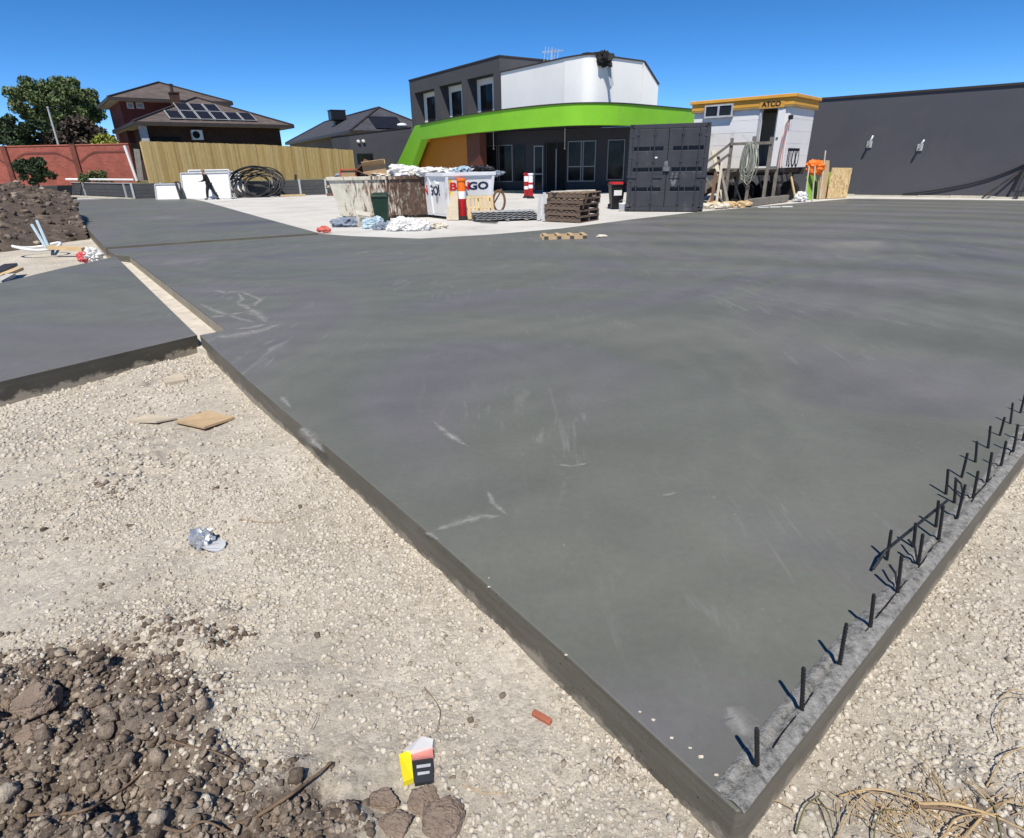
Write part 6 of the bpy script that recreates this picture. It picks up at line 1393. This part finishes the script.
# white and red cup at the joint, timber crate pieces on the slab
c = G(325,232.5); mb = MB(); mb.ball((c.x,c.y,.08),.10,2,(1.6,.9,.8),.6,3); mb.ball((c.x-.15,c.y,.07),.07,2,(1,1,1),.5,4); single('joint_litter', mb, mat('faded_red2', (.55,.12,.09), .6, .4, 8, .1), 'red and white litter at the end of the slab joint', 'litter', tuple(c))
c = G(564,238); t = thing('broken_crate', 'broken low timber frame lying on the dark slab', 'timber frame', tuple(c), .05)
for sy in (-1,1): mb = MB(); mb.box(-.55,.5,sy*.22-.03,sy*.22+.03,.0,.075); obj('side_board', mb, M_PLYW, t)
for k in range(4): mb = MB(); mb.box(-.5+.3*k,-.4+.3*k,-.3,.28,.076,.095); obj('slat', mb, M_PLYW, t)
c = G(602,237.5); mb = MB(); mb.ball((c.x,c.y,.03),.07,2,(1.8,.8,.5),.5,3); single('mortar_lump', mb, MT['cardboard_pale'], 'small pale lump of mortar right of the broken timber frame', 'mortar', tuple(c))
# ================================================================== FOREGROUND
def zg(x, y): return float(ground_z(np.array([x]), np.array([y]))[0])
def GG(px, py):
    z = ZG
    for _ in range(4): p = G(px, py, z); z = zg(p.x, p.y)
    return G(px, py, z)
def board(pts, th, m, label, name, cat, group=None, lift=.012):
    P_ = [GG(*p) for p in pts]; z = max(p.z for p in P_)*.5 + min(p.z for p in P_)*.5 + lift
    mb = MB(); vs = [Vector((p.x,p.y,z+.012*math.sin(i*2.1))) for i, p in enumerate(P_)]; up_ = Vector((0,0,th)); n = len(vs)
    mb.add([v+up_ for v in vs] + vs, [tuple(range(n)), tuple(range(2*n-1,n-1,-1))] + [(i,i+n,(i+1)%n+n,(i+1)%n) for i in range(n)])
    return single(name, mb, m, label, cat, tuple(sum(vs, Vector())/n), group=group)
gb = 'board offcuts on the gravel'
board([(124,422.5),(157,425.5),(178,420.5),(150,416.5)], .014, M_PLYG, 'weathered grey plywood offcut on the gravel', 'board_offcut', 'board', gb)
board([(176,424.5),(205,431.5),(235,419),(208,414)], .018, M_PLYW, 'warm tan plywood offcut right of the weathered grey one', 'board_offcut', 'board', gb)
board([(163,382),(166,387.5),(187,382),(183,377.5)], .03, M_PLYG, 'small thick board offcut near the driveway slab', 'board_offcut', 'board', gb)
c = GG(205,548); fo = thing('foil_litter', 'crumpled silver foil litter on the gravel', 'litter', tuple(c)); mb = MB(); mb.ball((-.02,.02,.035),.058,3,(1.0,.9,.85),.95,4,freq=2.8); obj('foil', mb, MT['foil'], fo)
mb = MB(); vs = []; 
for k in range(14): t_ = k/13*2*PI; vs.append((.055+.062*math.cos(t_), -.012+.045*math.sin(t_), .02+.012*math.sin(2*t_)))
n = len(vs); mb.add([(x,y,z+.006) for x,y,z in vs]+vs, [tuple(range(n)), tuple(range(2*n-1,n-1,-1))]+[(i,i+n,(i+1)%n+n,(i+1)%n) for i in range(n)]); obj('lid', mb, MT['plaster_grey'], fo)
# crushed carton: yellow box, dark box, white flap with pink print
c = GG(414,768); lt = thing('crushed_carton', 'crushed yellow and black carton with a white and pink flap on the gravel', 'carton', tuple(c), 0)
def quad_block(pts, z0, z1, nm, m, zz=0):
    mb = MB(); P_ = [G(*p, c.z) - c for p in pts]; n = len(P_); mb.add([Vector((p.x,p.y,z1+zz*i)) for i,p in enumerate(P_)]+[Vector((p.x,p.y,z0)) for p in P_], [tuple(range(n)), tuple(range(2*n-1,n-1,-1))]+[(i,i+n,(i+1)%n+n,(i+1)%n) for i in range(n)]); return obj(nm, mb, m, lt)
mk('litter_yellow', (.80,.66,.02), .4, .06, 10, .1, 40); mk('litter_dark', (.03,.032,.036), .45, .35, 10, .2, 40); mk('litter_pink', (.62,.24,.20), .5, .25, 14, .1, 40)
quad_block([(399,757),(411,753),(414,783),(404,788)], .003, .012, 'yellow_side', MT['litter_yellow'], .005)
quad_block([(411.5,764),(433,761),(434,784),(415,787)], .003, .016, 'dark_side', MT['litter_dark'])
quad_block([(404,752),(422,740),(434,744),(433,752),(412,758)], .006, .012, 'white_flap', MT['white_panel'], .006)
quad_block([(412,758.5),(433,752.5),(434,761),(412,764)], .005, .018, 'pink_print', MT['litter_pink'], .002)
quad_block([(417,769),(431,767),(431,770),(417,772)], .0165, .0172, 'pale_print', MT['plaster_grey']); quad_block([(418,776),(430,774.5),(430,777),(418,779)], .0165, .0172, 'pale_print', MT['plaster_grey'])
c = GG(542,719); mb = MB(); a_, b_ = GG(533,713.5), GG(551,724); mb.beam(a_+Vector((0,0,.006)), b_+Vector((0,0,.006)), .022, .02); single('brick_shard', mb, MT['clay_brick_piece'], 'small orange brick shard on the gravel beside the slab', 'brick shard', tuple(c), bev=.004)
gr = 'large lumps at the foot of the picture'
def rock(px, py, r, scl, m, label, seed, name='rock', cat='rock', group=None):
    c = GG(px, py); mb = MB(); mb.ball((0,0,0), 1, 5, (1,1,1), .3, seed, freq=1.2)
    rr = np.random.RandomState(seed); v = np.array([p[:] for p in mb.v])
    for _ in range(9): nn = rr.normal(size=3); nn /= np.linalg.norm(nn); v -= np.maximum(0, v@nn - rr.uniform(.55,.85))[:,None]*nn
    mb.v = []
    for p in v: q = Vector(p); k = 1 + .10*noise.noise(q*5 + Vector((seed,0,0))) + .05*noise.noise(q*13); mb.v.append(Vector((c.x+q.x*k*r*1.2*scl[0], c.y+q.y*k*r*1.2*scl[1], c.z+r*scl[2]*.3+q.z*k*r*1.2*scl[2])))
    return single(name, mb, m, label, cat, tuple(c), group=group)
rock(36,706,.062,(1.15,1,.95),MT['rock_brown'],'biggest rounded earth lump in the dark soil at the left',3,'earth_lump','earth lump')
rock(8,712,.04,(1,1,.9),MT['rock_brown'],'earth lump cut by the left edge of the view',4,'earth_lump','earth lump')
rock(385,803,.038,(1.2,.9,.7),MT['rock_brown'],'brown rock just below the crushed carton',5)
rock(421,803,.042,(1.1,.9,.75),MT['rock_brown'],'brown rock below the dark side of the carton',6)
rock(443,822,.058,(1.2,.9,.7),MT['rock_brown'],'broad brown rock lowest below the carton',7)
rock(399,826,.035,(1.2,.9,.7),MT['rock_brown'],'brown rock left of the broad lowest rock',8)
rock(30,735,.035,(1.2,.9,.7),MT['rock_brown'],'small earth lump below the biggest lump',9,'earth_lump','earth lump')
def stick(pts, r, m, label, name='stick', cat='stick', lift=.02, arch=0, group=None):
    P_ = [GG(*p)+Vector((0,0,lift)) for p in pts]
    for i, p in enumerate(P_): p.z += arch*math.sin(PI*i/(len(P_)-1))
    Q = catmull(P_, 6); n = len(Q); mb = MB(); mb.tube(Q, [r*.72*(1-.6*i/n) for i in range(n)], 6); return single(name, mb, m, label, cat, tuple(P_[0]), smooth=True, group=group)
stick([(-10,836),(30,820),(83,816),(122,795),(152,768)], .009, MT['stick_brown'], 'long curved brown stick on the dark soil at bottom left')
stick([(222,835),(255,822),(289,801),(310,785),(333,766)], .011, MT['stick_brown'], 'thick tapering stick crossing the soil edge at bottom')
stick([(140,738),(163,741),(186,749),(215,756),(235,765)], .006, MT['stick_brown'], 'thin dark root on the gravel above the long curved stick')
stick([(165,832),(185,836),(205,826),(230,836)], .008, MT['stick_brown'], 'short pale root at the foot of the soil')
stick([(312,733),(318,720),(315,716)], .002, MT['stick_brown'], 'tiny twig on the gravel right of the soil')
stick([(240,521),(270,524),(300,518),(330,504)], .0025, MT['root_dry'], 'thin reddish wire curving over the gravel', 'wire', 'wire', .012)
stick([(425,690),(440,712),(436,735)], .0025, MT['stick_brown'], 'thin dry stem on the gravel above the carton', 'stem', 'stem', .012)
stick([(462,788),(485,796),(508,796)], .003, MT['root_dry'], 'dry straw piece right of the carton', 'straw', 'straw', .014)
# dry roots at bottom right
rr_ = np.random.RandomState(3); rt = 'dry roots at the bottom right'
defs = [([(795,838),(803,815),(817,803),(816,795)],.004,'root_green'),([(817,803),(826,822),(833,845)],.004,'root_green'),([(833,846),(850,815),(866,801),(884,797)],.004,'root_dry'),([(872,846),(874,828),(882,818),(905,815)],.003,'root_green'),
 ([(838,800),(868,797),(900,803),(930,812)],.005,'root_dry'),([(915,808),(945,812),(985,822),(1030,838)],.009,'root_dry'),([(912,810),(950,818),(990,830),(1030,846)],.007,'stick_brown'),([(960,845),(985,818),(1005,810),(1030,812)],.006,'root_dry'),
 ([(998,702),(1010,698),(1030,700)],.004,'root_dry'),([(1000,745),(995,725),(1008,704),(1030,702)],.003,'root_dry'),([(985,790),(1000,765),(1020,755),(1035,752)],.004,'root_dry'),([(872,835),(880,812),(878,800)],.003,'root_dry'),([(1000,846),(990,815),(975,800)],.004,'root_green'),([(940,846),(955,826),(1000,818)],.005,'root_dry')]
words = ['olive root arching at the left of the root tangle','olive root forked from the arching one','pale root curving down to the picture foot','thin olive root bent like a hook','straight pale root above the tangle','thickest pale root running to the right edge','dark root beneath the thickest pale one','pale root rising to the right edge','short pale root by the right edge, topmost','thin pale root curling by the right edge','pale root above the thickest one at the right','short upright pale root in the middle of the tangle','olive root crossing the thickest pale one','low pale root at the picture foot below the thick one']
for (pts, r, m), lb in zip(defs, words): stick(pts, r, MT[m], lb, 'dry_root', 'root', .018, .02, rt)
for k in range(60):
    pass
st_ = MB()
for k in range(130):
    px, py = 940+rr_.normal()*55, 818+rr_.normal()*14
    c = GG(px, py); a_ = rr_.rand()*PI; l = .03+.07*rr_.rand(); d = Vector((math.cos(a_),math.sin(a_),rr_.uniform(-.1,.25)))*l; st_.tube([c+Vector((0,0,.012)), c+d*.5+Vector((0,0,.02)), c+d+Vector((0,0,.012))], .0014, 4)
o = obj('dry_grass', st_, MT['root_dry']); tag(o, 'dry straw and fine roots scattered at the bottom right', 'dry grass', None, 'stuff')
# ---- starter bars along the slab edge
gf_, gr_ = 'starter bars in the front row', 'starter bars in the rear row'
fpx = [(757,768),(801.6,714),(838.8,668),(870,629.7),(897.4,595.3),(918,566.5),(938.6,541.5),(956.6,520),(972.7,500),(987,484),(1000.6,468),(1013,453.7),(1022.6,442)]
first = G(*fpx[0]); dirb = (G(*fpx[-2]) - first).normalized()
def bar_mesh(h, lx, ly, name):
    mb = MB(); q = [Vector((0,0,-.03)), Vector((lx*.5,ly*.5,h*.5)), Vector((lx,ly,h))]; mb.tube(q, .0060, 8)
    for k in range(int(h/.014)): z = .004+.014*k; mb.tube([Vector((lx*z/h,ly*z/h,z)), Vector((lx*z/h,ly*z/h,z+.004))], .0073, 8)
    me = mb.mesh(name); me.materials.append(MT['rebar_steel']); return me
bars = [bar_mesh(.185+.012*(i % 3), -.022+.008*((i*7) % 3-1), .010*((i*5) % 3-1), 'starter_bar') for i in range(5)]
heights = [.19,.20,.20,.17,.175,.16,.175,.17,.18,.17,.17,.17,.17,.17]
n_front = 17
for i in range(n_front):
    p = G(*fpx[i]) if i < len(fpx)-1 else first + dirb*(.262*i + .03)
    o = bpy.data.objects.new('starter_bar', bars[i % 5]); COL.objects.link(o); o.location = (p.x,p.y,.0); o.rotation_euler = (0,0,0)
    o.scale = (1,1,.93); tag(o, 'upright steel starter bar nearest the slab corner' if i == 0 else 'second upright steel starter bar from the slab corner' if i == 1 else 'upright steel starter bar in the front row, third or further from the slab corner', 'starter bar', gf_)
rear = [G(886.7,560), G(913.5,547), G(936,527), G(954.5,503)]
rpts = rear + [first + dirb*(.265*i+.02) + Vector((-dirb.y,dirb.x,0))*.115 for i in (8,9,10,11,12,13,14,15,16)]
for i, p in enumerate(rpts):
    o = bpy.data.objects.new('starter_bar', bars[(i+2) % 5]); COL.objects.link(o); o.location = (p.x,p.y,0); o.rotation_euler = (0,0,.3*(i % 3-1)); o.scale = (1,1,.72)
    tag(o, 'first steel starter bar of the rear row, where the long bar begins' if i == 0 else 'upright steel starter bar in the rear row, beyond where the long bar begins', 'starter bar', gr_)
a = G(872,573); b = G(944,513)
mb = MB(); mb.tube([a+Vector((0,0,.02)), a.lerp(b,.12)+Vector((0,0,.075)), a.lerp(b,.5)+Vector((0,0,.075)), b+Vector((0,0,.075))], .0062, 8); single('long_bar', mb, MT['rebar_steel'], 'long horizontal steel bar lying along the rear row of starter bars', 'steel bar', tuple(a))
gl = 'leaning tie bars between the rows'
for i, (pa, pb) in enumerate((((898,594),(885,581)),((918,566),(905,551)),((964,500),(955,478)))):
    p = G(*pa); q = V(*pb, p.y+.12); mb = MB(); q.z = min(max(q.z,.05),.14); mb.tube([p+Vector((0,0,.0)), p.lerp(q,.5)+Vector((0,0,.03)), q], .005, 6)
    single('tie_bar', mb, MT['rebar_steel'], 'bent steel tie bar between the two bar rows, farther from the slab corner' if i else 'bent steel tie bar nearest the slab corner', 'tie bar', tuple(p), group=gl)
# mortar specks on the slab near its left edge
mp = MB()
for px, py, r in ((437,571,.006),(489,587,.008),(701,757,.009),(728,783,.009),(716,775,.007),(489,578,.005),(653,720,.008),(640,712,.006),(672,738,.007),(566,655,.008),(690,748,.006)):
    c = G(px, py); mp.ball((c.x,c.y,.001), r*.5, 3, (1.3,.9,.3), 1.1, int(px), freq=2.2)
single('mortar_specks', mp, MT['cardboard_pale'], 'dried white mortar specks along the left edge of the slab', 'mortar', tuple(G(653,720)))['kind'] = 'stuff'
